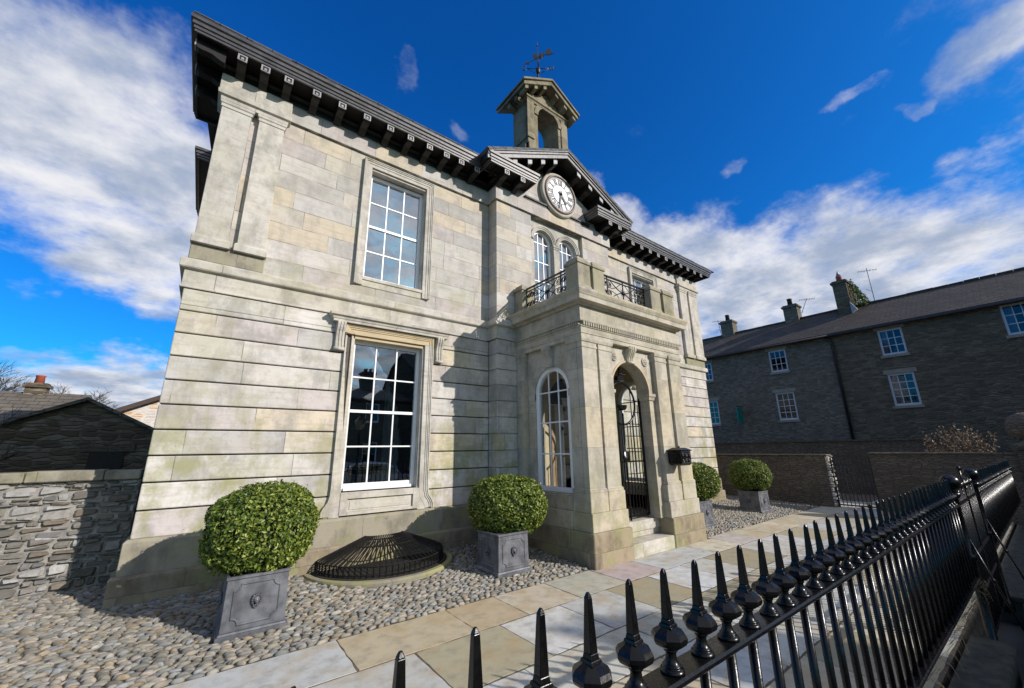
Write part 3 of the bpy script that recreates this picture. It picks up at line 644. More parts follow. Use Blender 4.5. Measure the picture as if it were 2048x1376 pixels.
b=MB(); b.box(PL+.2,PR-.2,PY+.2,BY,.30,.455); b.box(5.45,6.65,BY,BY+1.2,.30,.455); b.build('porch_floor',M_trim,P_)
# ceiling & roof slab
b=MB(); b.box(PL+.05,PR-.05,PY+.05,BY+.1,3.551,3.60); b.build('porch_ceiling',M_plaster,P_)
# door inside
b=MB(); b.box(5.56,6.0,BY+.06,BY+.10,.46,2.55); 
for z0,z1 in ((.6,1.25),(1.4,2.4)): b.box(5.62,5.94,BY+.045,BY+.061,z0,z1)
dr=b.build('door',M_door,P_,bevel=.004)
b=MB(); b.box(5.5,5.56,BY-.0,BY+.14,.46,2.7); b.box(6.62,6.68,BY-.0,BY+.14,.46,2.7); b.box(5.45,5.60,BY-.10,BY-.081,.46,2.5); b.build_split('door_frame',M_wood,P_)
b=MB(); b.tube([(5.95,BY+.02,1.5),(5.84,BY+.02,1.5)],.012,6); b.lathe((5.93,BY+.03,2.05),[(.04,0),(.03,.02)],10,'y'); b.build('door_handle',M_iron,dr)
# porch entablature
PATH=[(PL,BY+.02),(PL,PY),(PR,PY),(PR,BY+.02)]
b=MB(); b.sweep(PATH,[(-.3,0),(0,0),(0,.07),(.012,.07),(.012,.17),(.03,.18),(.03,.20),(-.3,.20)],z=3.42); b.box(PL+.3,PR-.3,PY+.2,PY+.3,3.5,3.62); b.build('architrave',M_porch,P_,bevel=.003)
b=MB(); b.sweep(PATH,[(-.3,0),(.0,0),(.0,.36),(-.3,.36)],z=3.62); b.build('porch_frieze',M_porch,P_)
b=MB(); 
n=50
for i in range(n):
    x=PL+.01+(PR-PL-.02)*(i+.5)/n; b.box(x-.016,x+.016,PY-.05,PY-.0,3.62,3.68)
for i in range(38):
    y=PY+(BY-PY)*(i+.5)/38
    for xx in (PL-.04,PR): b.box(xx,xx+.04,y-.014,y+.014,3.625,3.675)
b.sweep(PATH,[(0,0),(.055,0),(.06,.02),(0,.02)],z=3.681)
b.build('dentil_course',M_porch,P_)
b=MB(); b.sweep(PATH,[(-.3,0),(.04,0),(.06,.03),(.15,.04),(.15,.12),(.165,.14),(.19,.20),(.19,.235),(.05,.26),(-.3,.26)],z=3.98); b.box(PL-.05,PR+.05,PY,BY+.05,4.15,4.235); b.build('porch_cornice',M_porch,P_,bevel=.003)
b=MB(); b.sweep(PATH,[(-.28,0),(.02,0),(.02,.07),(-.28,.07)],z=4.235); b.build('blocking_course',M_moss,P_,bevel=.006)
# pilasters of the porch (stack of pedestal, shaft, capital)
def ppil(x0,x1,y0=PY,M=None,mat=M_porch,dep=.10):
    M=M or Matrix.Identity(4)
    b=MB(M); b.box(x0,x1,y0,y0+dep+.02,1.0,3.4185)
    b.sweep([(x0,y0+dep),(x0,y0),(x1,y0),(x1,y0+dep)],[(-.02,.001),(.02,.001),(.02,.04),(.003,.06),(-.02,.06)],z=1.0)
    b.sweep([(x0,y0+dep),(x0,y0),(x1,y0),(x1,y0+dep)],[(-.02,0),(.010,0),(.012,.03),(.004,.035),(.004,.09),(.02,.10),(.03,.14),(.03,.1692),(-.02,.1692)],z=3.25)
    b.build('porch_pilaster',mat,P_,bevel=.003)
for x0,x1 in ((4.70,5.05),(5.10,5.44),(6.72,7.10),(7.20,7.60)): ppil(x0,x1)
b=MB()
for x0,x1,q in ((4.70,5.06,0),(5.11,5.47,0),(6.70,7.12,0),(7.19,7.60,0)): b.box(x0-.02,x1+.02,PY-.02,PY+.34,.72,1.0)
b.box(4.67,5.50,PY-.045,PY+.36,.46,.72); b.box(6.67,7.63,PY-.045,PY+.36,.46,.72)
b.box(5.05,5.12,PY+.05,PY+.3,.72,3.42); b.box(7.1,7.21,PY+.05,PY+.3,.72,3.42)
b.box(PL-.045,PL+.3,PY+.36,BY,.46,.72); b.box(PL-.0,PL+.2,PY+.36,BY,.72,.93); b.box(PR-.3,PR+.045,PY+.36,BY,.46,.72)
b.box(PL+.02,PL+.1,4.66,5.62,.90,.955)
b.build_split('porch_pedestal',M_porch,P_,bevel=.006)
b=MB(); b.box(4.63,5.52,PY-.085,PY+.4,-.02,.46); b.box(6.65,7.67,PY-.085,PY+.4,-.02,.46); b.box(4.63,4.95,PY+.4,BY,-.02,.46); b.box(7.35,7.67,PY+.4,BY,-.02,.46); b.build_split('porch_plinth',M_foot,P_,bevel=.012)
for sg,x in ((-1,PL),(1,PR)):
    M=sideM(x,sg)
    for c0,c1 in ((5.78,6.02),(4.415,4.62)):
        lo,hi=(-c1,-c0) if sg<0 else (c0,c1); ppil(lo,hi,0,M,dep=.06)
b=MB(); b.box(5.52,6.65,PY-.07,PY+.5,-.02,.20); b.box(5.52,6.65,PY+.22,PY+.8,.20,.45); b.build('step',M_trim,P_,bevel=.01)
# imposts, archivolt, keystone, rosettes
b=MB()
for x0,x1 in ((5.44,5.50),(6.54,6.72)): b.sweep([(x0-.02,PY+.3),(x0-.02,PY+.07),(x1,PY+.07),(x1,PY+.3)],[(-.01,0),(.0,0),(.012,.05),(.03,.07),(.03,.12),(-.01,.12)],z=2.50)
b.build_split('impost',M_porch,P_)
b=MB(wallM(PY+.09)); b.sweep(arc(A[0],A[3],A[1],PI,0,28),[(0,-.01),(0,.018),(-.035,.018),(-.04,-.01)],side=1); b.build('archivolt',M_new,P_)
def keyst(M,cx_,y,z0,z1,w=.085):
    b=MB(M); pts=[(y,z1),(y-.12,z1),(y-.13,z1-.05),(y-.10,z1-.12),(y-.055,z1-.2),(y-.05,z1-.26),(y-.06,z0+.02),(y-.04,z0-.01),(y,z0)]
    b.prism(pts,cx_-w,cx_+w,'x')
    for q in (-.6,0,.6): b.prism([(a-.012,c) for a,c in pts[1:-1]]+[(y-.02,z0+.02),(y-.02,z1-.01)],cx_+q*w-.013,cx_+q*w+.013,'x')
    b.lathe((cx_-w-.012,y-.055,z0+.005),[(.024,0),(.024,2*w+.024)],10,'x'); b.lathe((cx_-w-.012,y-.09,z1-.05),[(.04,0),(.04,2*w+.024)],12,'x')
    b.build('keystone',M_porch,P_)
keyst(None,CX,PY+.09,3.14,3.43)
keyst(sideM(PL+.08),-WA[0],0,3.06,3.42); keyst(sideM(PR-.08,1),5.34,0,3.06,3.42)
for x in (5.60,6.50):
    b=MB(); b.lathe((x,PY+.092,3.22),[(.085,0),(.085,-.02),(.07,-.03),(.055,-.02),(.02,-.02),(.018,-.035),(.0,-.04)],24,'y')
    for k in range(8): a=k*PI/4; b.lathe((x+.042*math.cos(a),PY+.078,3.22+.042*math.sin(a)),[(.014,0),(.010,-.018),(.0,-.02)],8,'y')
    b.build('rosette',M_porch,P_)
# side windows
for sg,x in ((-1,PL+.08),(1,PR-.08)):
    c=-WA[0] if sg<0 else 5.34
    sash(c-WA[1],c+WA[1],.96,0,.02,cols=3,rows=4,g=M_glassP,M=sideM(x,sg),arch=(c,WA[1]-.003,WA[3]),fr=.075,bar=.022,nomeet=True,parent=P_)
    b=MB(sideM(x,sg)); b.sweep([],[]) if False else None
    for e in (c-WA[1]-.15,c+WA[1]): b.box(e,e+.15,-.03,.02,2.50,2.62); b.box(e+.02,e+.13,-.02,.02,2.44,2.50)
    b.build('window_impost',M_porch,P_)
# balcony pedestals
def ped(x0,x1,y0,y1):
    b=MB(); b.box(x0,x1,y0,y1,4.30,4.74); b.frust(((x0+x1)/2,(y0+y1)/2),((x1-x0)/2+.02,(y1-y0)/2+.02),((x1-x0)/2+.02,(y1-y0)/2+.02),4.74,4.80); b.frust(((x0+x1)/2,(y0+y1)/2),((x1-x0)/2+.0,(y1-y0)/2+.0),((x1-x0)/2-.03,(y1-y0)/2-.03),4.80,4.87)
    b.frust(((x0+x1)/2,(y0+y1)/2),((x1-x0)/2+.018,(y1-y0)/2+.018),((x1-x0)/2,(y1-y0)/2),4.30,4.36); b.build('balcony_pedestal',M_moss,P_,bevel=.006)
PW=4.68
ped(PW,4.99,4.26,4.56); ped(5.06,5.36,4.26,4.56); ped(6.78,7.12,4.26,4.56); ped(7.22,7.58,4.26,4.56)
ped(PW,4.99,5.78,6.04); ped(7.28,7.58,5.78,6.04)
def spiral(b,cx_,cz_,r,sg,y,a0,turns=2.1,rad=.009):
    pts=[]; n=int(turns*16)
    for i in range(n+1):
        t=i/n; rr=r*(1-.86*t); a=a0+sg*turns*2*PI*t; pts.append((cx_+rr*math.cos(a),y,cz_+rr*math.sin(a)))
    b.tube(pts,rad,5)
def rail_panel(M,x0,x1,name='balcony_railing'):
    b=MB(M); y=0; z0,z1=4.335,4.77
    b.box(x0,x1,-.02,.02,z1-.012,z1+.01); b.box(x0,x1,-.012,.012,z1-.07,z1-.055); b.box(x0,x1,-.012,.012,z0,z0+.014)
    for x in (x0+.01,x1-.01,x0+.23,x1-.23,(x0+x1)/2): b.box(x-.009,x+.009,-.009,.009,z0,z1)
    zc=(z0+z1-.06)/2
    for s,xe in ((1,x0),(-1,x1)):
        for k in (.065,.165) if True else ():
            spiral(b,xe+s*k*1.0,zc+.092,.055 if k<.1 else .062,s if k>.1 else -s,0,PI/2); spiral(b,xe+s*k*1.0,zc-.092,.055 if k<.1 else .062,-s if k>.1 else s,0,-PI/2)
        spiral(b,xe+s*.285,zc+.085,.075,s,0,PI/2); spiral(b,xe+s*.285,zc-.085,.075,-s,0,-PI/2)
    xm_=(x0+x1)/2; h=(x1-x0)/2-.33
    for s in (-1,1):
        for q in (-1,1):
            pts=[(xm_+s*h*t,0,zc+q*(.17*t**1.6)) for t in [i/8 for i in range(9)]]; b.tube(pts,.010,5)
            b.tube([(xm_+s*h*(.2+.8*t),0,zc+q*(.17-.16*math.sin(PI*t*.5+.0)*.9)) for t in [i/8 for i in range(9)]],.007,5)
    b.lathe((xm_,-.02,zc),[(.03,0),(.035,.02),(.03,.04)],10,'y')
    for a in range(8): t=a*PI/4; b.tube([(xm_,0,zc),(xm_+.075*math.cos(t),0,zc+.075*math.sin(t))],[.014,.004],5)
    for q in (-1,1): b.lathe((xm_,0,zc+q*.13),[(.0,-.035),(.016,0),(.0,.035)],6)
    return b.build(name,M_iron,P_)
rail_panel(Matrix.Translation((0,4.40,0)),5.38,6.76)
rail_panel(sideM(4.80),-5.77,-4.57)
rail_panel(sideM(7.45,1),4.57,5.77)
# porch gate
gx0,gx1,gy=5.50,6.54,PY+.30
gt=MB(); 
for x in (gx0+.02,gx1-.02): gt.box(x-.016,x+.016,gy-.016,gy+.016,.50,2.60)
gt.box(gx0,gx1,gy-.014,gy+.014,.50,.53); gt.box(gx0,gx1,gy-.012,gy+.012,1.40,1.42); 
G=gt.build('porch_gate',M_iron,P_)
b=MB(); rc=(CX-.02,2.43); n=32; b.tube([(rc[0]+.38*math.cos(2*PI*i/n),gy,rc[1]+.38*math.sin(2*PI*i/n)) for i in range(n)],.02,6,closed=True); b.build('gate_ring',M_iron,G)
b=MB()
for i in range(11):
    x=gx0+.09+(gx1-gx0-.18)*i/10; dx=abs(x-rc[0]); zt=rc[1]-math.sqrt(max(.1444-dx*dx,0)) if dx<.38 else 2.43
    b.box(x-.006,x+.006,gy-.006,gy+.006,.53,zt)
b.build('gate_bars',M_iron,G)
b=MB(); xc=CX-.04; b.tube([(xc,gy-.02,.3),(xc,gy-.02,2.25)],.017,6); b.lathe((xc,gy-.03,1.50),[(.0,-.01),(.09,-.008),(.10,0),(.09,.02),(.0,.02)],20,'y'); b.build('gate_lock_bar',M_iron,G)
b=MB(); b.prism(arc(xc,2.40,.10,PI,2*PI,12),gy-.05,gy+.02); b.build('gate_ornament',M_iron,G); b=MB(); b.prism(arc(xc-.02,2.84,.10,0,PI,12),gy-.06,gy+.01); b.tube([(xc-.02,gy-.02,2.9),(xc-.02,gy-.02,3.12)],.014,6); b.box(xc-.02,xc+.2,gy-.02,gy,2.98,3.0); b.build('gate_ornament',M_iron,G)
# mail box
mbx=empty('mail_box',(6.95,4.2,1.25),'black ornate cast iron letter box fixed to the right side of the porch','mail box')
x0,x1,y0,y1=6.80,7.13,4.02,4.27
b=MB(); b.box(x0,x1,y0,y1,1.36,1.58); b.frust(((x0+x1)/2,(y0+y1)/2),((x1-x0)/2-.03,(y1-y0)/2-.02),((x1-x0)/2,(y1-y0)/2),1.33,1.36); b.build('box_body',M_iron,mbx,bevel=.005)
b=MB(); b.frust(((x0+x1)/2,(y0+y1)/2),((x1-x0)/2+.02,(y1-y0)/2+.02),((x1-x0)/2+.02,(y1-y0)/2+.02),1.581,1.60); b.frust(((x0+x1)/2,(y0+y1)/2),((x1-x0)/2+.01,(y1-y0)/2+.01),((x1-x0)/2-.06,(y1-y0)/2-.06),1.60,1.64); b.lathe(((x0+x1)/2,(y0+y1)/2,1.64),[(.02,0),(.025,.015),(.0,.03)],8); b.build('lid',M_iron,mbx,bevel=.003)
b=MB()
for i in range(3):
    for j in range(2): 
        xx=x0+.06+i*.105; zz=1.42+j*.10; spiral(b,xx,zz,.035,1 if (i+j)%2 else -1,y0-.006,0,1.4,.006)
b.box(x0+.01,x1-.01,y0-.006,y0,1.37,1.38); b.box(x0+.01,x1-.01,y0-.006,y0,1.56,1.57); b.build('relief',M_fascia,mbx)
# ------------------------------------------------------------------ topiary + planters
def leafball(rx,rz,n,seed,ll=.042,lw=.021):
    g=np.random.default_rng(seed); v=g.normal(size=(n,3)); v/=np.linalg.norm(v,axis=1)[:,None]
    sgn=np.sign(v); 
    rad=1.-np.abs(g.normal(size=n))*.085+.07*(g.random(n)<.03)*g.random(n); rad*=1+.05*np.sin(v[:,0]*4+seed)*np.sin(v[:,2]*5+1)+.028*np.sin(v[:,1]*11+seed)*np.sin(v[:,2]*9+2)+.02*np.sin(v[:,0]*17)*np.sin(v[:,2]*19+seed)
    pw=np.abs(v)**.86*sgn; pw/=np.linalg.norm(v,axis=1)[:,None]**.86
    p=pw*rad[:,None]*np.array([rx,rx,rz]); p[:,2]=np.where(p[:,2]<-rz*.78,-rz*.78+g.normal(size=n)*.02,p[:,2])
    nd=v*.75+g.normal(size=(n,3))*.65+np.array([0,0,.25]); nd/=np.linalg.norm(nd,axis=1)[:,None]
    t=np.cross(nd,g.normal(size=(n,3))); t/=np.linalg.norm(t,axis=1)[:,None]; bt=np.cross(nd,t)
    s=g.uniform(.7,1.25,n)[:,None]; L=ll*s; W=lw*s
    V=np.stack([p-t*L*.5,p+bt*W*.5+nd*W*.22-t*L*.05,p+t*L*.5,p-bt*W*.5+nd*W*.22-t*L*.05],1).reshape(-1,3)
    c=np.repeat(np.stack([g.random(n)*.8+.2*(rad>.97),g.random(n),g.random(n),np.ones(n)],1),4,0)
    return V,c
def leafmesh(name,V,c,mat,par):
    n=len(V)//4; me=bpy.data.meshes.new(name); idx=np.arange(n)*4
    tri=np.stack([idx,idx+1,idx+2,idx,idx+2,idx+3],1).reshape(-1,3)
    me.vertices.add(len(V)); me.vertices.foreach_set('co',V.astype(np.float32).ravel()); me.loops.add(tri.size); me.loops.foreach_set('vertex_index',tri.ravel().astype(np.int32))
    me.polygons.add(len(tri)); me.polygons.foreach_set('loop_start',(np.arange(len(tri))*3).astype(np.int32)); me.update(calc_edges=True)
    a=me.color_attributes.new('col','FLOAT_COLOR','POINT'); a.data.foreach_set('color',c.astype(np.float32).ravel())
    me.materials.append(mat); o=bpy.data.objects.new(name,me); COL.objects.link(o)
    if par: o.parent=par; o.matrix_parent_inverse=Matrix.Identity(4)
    return o
def make_planter():
    r=empty('planter',(0,0,0),'x','planter','square lead planters'); h=.27
    def loc(o): o.matrix_parent_inverse=Matrix.Identity(4); return o
    b=MB(); b.frust((0,0),(.285,.285),(.285,.285),0,.045); b.frust((0,0),(.275,.275),(.262,.262),.045,.065)
    b.frust((0,0),(.258,.258),(.250,.250),.065,.50)
    bd=loc(b.build('planter_body',M_lead,r,bevel=.004))
    b=MB()
    for s in ((0,-1),(0,1),(1,0),(-1,0)):
        a0,a1_=(-.27,.27)
        if s[0]==0: b.box(-.262,.262,s[1]*.245-.017,s[1]*.245+.017,.50,.53)
        else: b.box(s[0]*.245-.017,s[0]*.245+.017,-.228,.228,.50,.53)
    loc(b.build('rim',M_lead,r,bevel=.006))
    for k in range(4):
        Mk=Matrix.Rotation(k*PI/2,4,'Z'); b=MB(Mk@Matrix.Translation((0,-.254,0))@Matrix.Rotation(R(-1.1),4,'X')@wallM(0)); w,z0,z1,q=.185,.115,.455,.055
        pth=[(-w+q,z0)]+[]+[(w-q,z0)]+arc(w,z0,q,PI,PI/2,6)[1:]+[(w,z1-q)]+arc(w,z1,q,1.5*PI,PI,6)[1:]+[(-w+q,z1)]+arc(-w,z1,q,0,-PI/2,6)[1:]+[(-w,z0+q)]+arc(-w,z0,q,PI/2,0,6)[1:-1]
        b.sweep(pth,[(-.012,-.012),(-.009,.008),(-.002,.014),(.002,.014),(.009,.008),(.012,-.012)],closed=True); loc(b.build('panel_moulding',M_lead,bd))
        b=MB(Mk@Matrix.Translation((0,-.254,.30)))
        # lion mask: mane ring, face, muzzle, brow, ears, ring
        for i in range(14):
            a=2*PI*i/14; b.lathe((.036*math.cos(a),-.006,.044*math.sin(a)+.0),[(.0,.01),(.013,.0),(.011,-.012),(.0,-.018)],8,'y')
        b.lathe((0,0,.004),[(.034,0),(.030,-.018),(.018,-.030),(.0,-.034)],12,'y'); b.lathe((0,-.022,-.012),[(.016,0),(.014,-.016),(.0,-.022)],10,'y')
        for s in (-1,1): b.lathe((s*.014,-.022,.012),[(.008,0),(.006,-.010),(.0,-.012)],8,'y'); b.lathe((s*.028,-.01,.040),[(.010,0),(.007,-.012),(.0,-.014)],8,'y')
        b.tube([(.022*math.cos(t),-.016,-.045+.018*math.sin(t)) for t in [PI+PI*i/8 for i in range(9)]],.005,5)
        loc(b.build('lion_mask',M_lead,bd))
    b=MB(); b.box(-.25,.25,-.25,.25,.44,.49); loc(b.build('soil',M_soil,r))
    return r
pl0=make_planter()
def make_ball(seed):
    r=empty('box_ball',(0,0,0),'x','topiary bush','clipped box balls')
    V,c=leafball(.47,.40,15000,seed); leafmesh('foliage',V,c,M_leaf,r)
    b=MB(); b.tube([(0,0,-.42),(0.01,0,-.1)],[.03,.02],8)
    for i in range(9):
        a=i*.7; b.tube([(0,0,-.3+.02*i),(.2*math.cos(a),.2*math.sin(a),-.05+.03*i),(.36*math.cos(a),.36*math.sin(a),.08*math.sin(i))],[.014,.009,.004],5)
    o=b.build('stem',M_bark,r); o.matrix_parent_inverse=Matrix.Identity(4)
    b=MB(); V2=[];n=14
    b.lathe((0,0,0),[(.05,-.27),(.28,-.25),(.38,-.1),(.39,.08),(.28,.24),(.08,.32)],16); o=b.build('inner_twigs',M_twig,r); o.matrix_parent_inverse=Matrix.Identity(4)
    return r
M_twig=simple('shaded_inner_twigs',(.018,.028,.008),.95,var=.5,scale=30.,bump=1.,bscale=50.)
ball0=make_ball(3); ball1=make_ball(11)
PLS=[((.625,5.06,.03),0.,'square lead planter with lion mask, front left corner of the cobbles','largest clipped box ball, in the planter nearest the camera',ball0,(.63,5.16,.90),1.08),
     ((3.58,4.96,.03),0.,'square lead planter standing against the left side of the porch','clipped box ball in the planter left of the porch',ball1,(3.84,5.2,.83),1.22),
     ((8.72,4.96,.02),0.,'square lead planter just right of the porch, beside its plinth','half hidden box ball just behind the right edge of the porch',ball0,(9.05,5.06,.90),1.02),
     ((11.62,4.98,.02),R(-3),'square lead planter farthest away, in front of the right garden wall','clipped box ball farthest away, in front of the dark garden wall',ball1,(11.75,5.05,.90),1.02)]
for i,(l,rz,lab,lab2,bl,bp_,sc) in enumerate(PLS):
    p=pl0 if i==0 else copy_tree(pl0); p.location=l; p.rotation_euler.z=rz; p['label']=lab; p.scale=(1.,1.,.97)
    q=bl if i<2 else copy_tree(bl); q.location=bp_; q.rotation_euler.z=i*1.3; q['label']=lab2; q.scale=(sc,sc,sc*(1. if i!=1 else .88))
# ------------------------------------------------------------------ light-well grille
gc=(2.33,6.24); gr=.95
gl_=empty('window_well_grille',(gc[0],gc[1],.06),'black iron half round grille over the light well below the left window','grille')
def gz(a): return (gc[0]+gr*math.cos(a),gc[1]-gr*.93*math.sin(a))
b=MB(); b.sweep([(gc[0]+gr*1.0*math.cos(PI*i/24),gc[1]-gr*.95*math.sin(PI*i/24)) for i in range(25)],[(0,-.1),(.09,-.1),(.09,.05),(.075,.062),(0,.062)],z=.05,side=-1); b.build('kerb_stone',M_plinth,gl_,bevel=.012)
b=MB(); b.prism([(gc[0]+gr*.99*math.cos(PI*i/24),gc[1]-gr*.94*math.sin(PI*i/24)) for i in range(25)],.06,.112,'z'); b.build('well_dark_disc',M_pit,gl_)  # flat dark disc stands in for the unlit depth of the well
b=MB(); nb=36
for i in range(nb+1):
    a=PI*i/nb; x,y=gc[0]+gr*.93*math.cos(a),gc[1]-gr*.88*math.sin(a); tx=2.33+.27*math.cos(a); ty=gc[1]-.04-.10*math.sin(a)
    kx,ky=x,y
    b.tube([(kx,ky,.10),(kx,ky,.235),(kx+(tx-kx)*.04,ky+(ty-ky)*.04,.25),(tx,ty,.475)],.0095,4,smooth=False)
b.build('grille_bars',M_iron3,gl_)
b=MB()
for f,z in ((.0,.24),(.62,.385),(.9,.44)):
    b.tube([((gc[0]+gr*.93*math.cos(PI*i/24))*(1-f)+(2.33+.27*math.cos(PI*i/24))*f,(gc[1]-gr*.88*math.sin(PI*i/24))*(1-f)+(gc[1]-.04-.10*math.sin(PI*i/24))*f,z) for i in range(25)],.009,4,smooth=False)
b.tube([(gc[0]+gr*.93*math.cos(PI*i/24),gc[1]-gr*.88*math.sin(PI*i/24),.14) for i in range(25)],.009,4,smooth=False)
b.build('grille_hoops',M_iron3,gl_)
# ------------------------------------------------------------------ ground
def gh(x,y):
    t=min(max((y-4.25)/2.,0),1); return .10*t
b=MB(); b.add([(-60,-60,-.25),(80,-60,-.25),(80,120,-.25),(-60,120,-.25)],[(0,1,2,3)]); tag(b.build('ground',M_gnd,recalc=False),kind='structure')
b=MB(); b.add([(-60,-3,-.24),(80,-3,-.24),(80,-9,-.24),(-60,-9,-.24)],[(3,2,1,0)]); tag(b.build('road',M_asph,recalc=False),kind='structure')
b=MB(); b.box(-20,30,-3,.52,-.3,-.12); tag(b.build('pavement',simple('pavement_flags',(.05,.046,.04),.85,var=.2,scale=4.,bump=.5)),kind='structure')
b=MB(); b.box(-12,16,.84,4.3,-.24,-.003); b.box(16.01,19,-.5,7.,-.24,-.012); tag(b.build('path_bed',M_joint),kind='structure')
b=MB()
xs=np.linspace(-9,14.1,60); ys=np.linspace(4.286,8.5,14); v=[(x,y,gh(x,y)+.0 if y<7.4 else .1) for y in ys for x in xs]; f=[(j*60+i,j*60+i+1,(j+1)*60+i+1,(j+1)*60+i) for j in range(13) for i in range(59)]
b.add(v,f,True); tag(b.build('mortar_bed',M_mort,recalc=False),kind='structure')
b=MB(); b.add([(-60,7.6,.09),(14,7.6,.09),(14,60,.0),(-60,60,.0)],[(0,1,2,3)]); tag(b.build('yard',M_grass,recalc=False),kind='structure')
# flagstones
cols=[];b=MB()
FC=[(.50,.44,.31),(.50,.50,.47),(.50,.48,.40),(.52,.45,.32),(.47,.48,.46),(.36,.32,.21),(.54,.53,.47),(.49,.45,.41),(.54,.50,.39)]
rows=[(4.29,3.63),(3.615,2.86),(2.845,2.30),(2.285,1.60),(1.585,.86)]
first=[(-9,[]),]
for ri,(y1,y0) in enumerate(rows):
    x=-8+ri*.37
    if ri==0: cuts=[-8,-6.9,-5.6,-4.4,-3.2,-2.1,-1.0,-.1,1.23,2.33,2.95,3.72,4.58,5.42,6.9,7.8,8.5,9.1,10.0,10.5,11.4,12.0,12.9,13.6,14.8,16]
    else:
        cuts=[x]
        while x<16: x+=random.uniform(.62,1.35) if ri!=2 else random.uniform(.75,1.3); cuts.append(x)
    for i in range(len(cuts)-1):
        xa_,xb_=cuts[i]+.006,cuts[i+1]-.006; j=lambda: random.uniform(-.004,.004)
        ya,yb=y0+.002,y1-.002; z=random.uniform(-.0005,.0015); e=.008
        if ri==0 and 4.6<xa_<7.7: yb=min(yb,4.205)
        sk=0.
        v=[(xa_+j()+sk,ya+j()),(xb_+j()+sk,ya+j()),(xb_+j()-sk,yb+j()),(xa_+j()-sk,yb+j())]
        # irregular outline
        out=[]
        for k in range(4):
            p,q=v[k],v[(k+1)%4]; nn=9
            for s in range(nn):
                t=s/nn; out.append((p[0]+(q[0]-p[0])*t+random.uniform(-.005,.005),p[1]+(q[1]-p[1])*t+random.uniform(-.005,.005)))
        cxx=sum(p[0] for p in out)/len(out); cyy=sum(p[1] for p in out)/len(out); n=len(out); o0=len(b.v)
        inn=[(p[0]+(cxx-p[0])/max(abs(p[0]-cxx),.2)*e*.6,p[1]+(cyy-p[1])/max(abs(p[1]-cyy),.2)*e*.6) for p in out]
        b.add([(p[0],p[1],-.05) for p in out]+[(p[0],p[1],z-.0012) for p in out]+[(p[0],p[1],z) for p in inn],
              [tuple(range(2*n,3*n))]+[(k,(k+1)%n,n+(k+1)%n,n+k) for k in range(n)]+[(n+k,n+(k+1)%n,2*n+(k+1)%n,2*n+k) for k in range(n)])
        c=random.choice(FC)
        if ri==1: c=[(.50,.50,.47),(.36,.32,.21),(.52,.53,.52),(.47,.46,.41),(.36,.32,.21),(.53,.52,.48)][i%6]
        if ri==0: c={8:FC[1],9:(.50,.42,.28),10:(.50,.40,.26),11:(.50,.43,.32),12:(.45,.43,.34),13:(.42,.345,.335)}.get(i+1,c)
        k=random.uniform(.92,1.12); cols+= [(c[0]*k,c[1]*k,c[2]*k,1)]*(3*n)
tag(b.build('flagstone_path',M_flag,cols=cols,recalc=True),kind='structure')
# cobbles
def cobbles():
    g=np.random.default_rng(5); pts=[]
    dx,dy=.082,.0315
    def inside(x,y):
        if x<-4.4 or x>13.95: return False
        if y<4.290: return False
        if y>7.28: return False
        if XL-.12<x<XR+.12 and y>6.26: return False
        if 4.60<x<7.70 and y>4.1: return False
        if BL-.1<x<BR+.1 and y>5.96: return False
        if (x-gc[0])**2+((y-gc[1])*1.04)**2<1.06**2: return False
        for l in PLS:
            if abs(x-l[0][0])<.27 and abs(y-l[0][1])<.27: return False
        return True
    # unit dome
    D=[];F=[]; n=8; hs=[(1.,-.15),(1.,.35),(.72,.82),(.34,.98)]
    for r,h in hs:
        for k in range(n): a=2*PI*(k+.5)/n; D.append((r*math.copysign(abs(math.cos(a))**.85,math.cos(a)),r*math.copysign(abs(math.sin(a))**.85,math.sin(a)),h))
    D.append((0,0,1.02)); D=np.array(D)
    for q in range(3):
        for k in range(n): F.append((q*n+k,q*n+(k+1)%n,(q+1)*n+(k+1)%n,(q+1)*n+k))
    for k in range(n): F.append((3*n+k,3*n+(k+1)%n,4*n))
    V=[];FF=[];C=[]; o=0
    pal=np.array([(.36,.32,.24),(.33,.32,.27),(.39,.34,.26),(.28,.30,.28),(.45,.42,.36),(.37,.28,.16),(.29,.275,.21),(.44,.38,.32),(.22,.215,.18),(.30,.33,.34)])
    yv=4.306; ri=0
    while yv<7.3:
        xv=-4.4+(ri%2)*dx*.5
        while xv<13.95:
            big=g.uniform(.72,1.5); lx=dx*big; x=xv+lx*.5; y=yv+g.normal()*.009
            if inside(x,y):
                r=np.array([lx*.5*g.uniform(.82,1.02),dy*.5*g.uniform(.75,1.08),g.uniform(.012,.032)]); a=g.normal()*.20
                P=D*r*(1+g.normal(size=(len(D),1))*.05); ca,sa=math.cos(a),math.sin(a)
                P=np.stack([P[:,0]*ca-P[:,1]*sa+x,P[:,0]*sa+P[:,1]*ca+y,P[:,2]+gh(x,y)+g.normal()*.004+r[2]*.0],1)
                V.append(P); FF+= [tuple(o+i for i in f) for f in F]; o+=len(D); c=(pal[g.integers(len(pal))]*.72+np.array([.34,.30,.245])*.28)*g.uniform(.45,.88); C.append(np.tile([*c,1],(len(D),1)))
            xv+=lx
        yv+=dy; ri+=1
    b=MB(); b.v=[tuple(p) for p in np.concatenate(V)]; b.f=FF; b.sm=[True]*len(FF)
    return tag(b.build('cobblestones',M_cob,cols=np.concatenate(C),recalc=False),'rounded river cobbles set on edge in mortar along the house front','cobbles',kind='stuff')
cobbles()
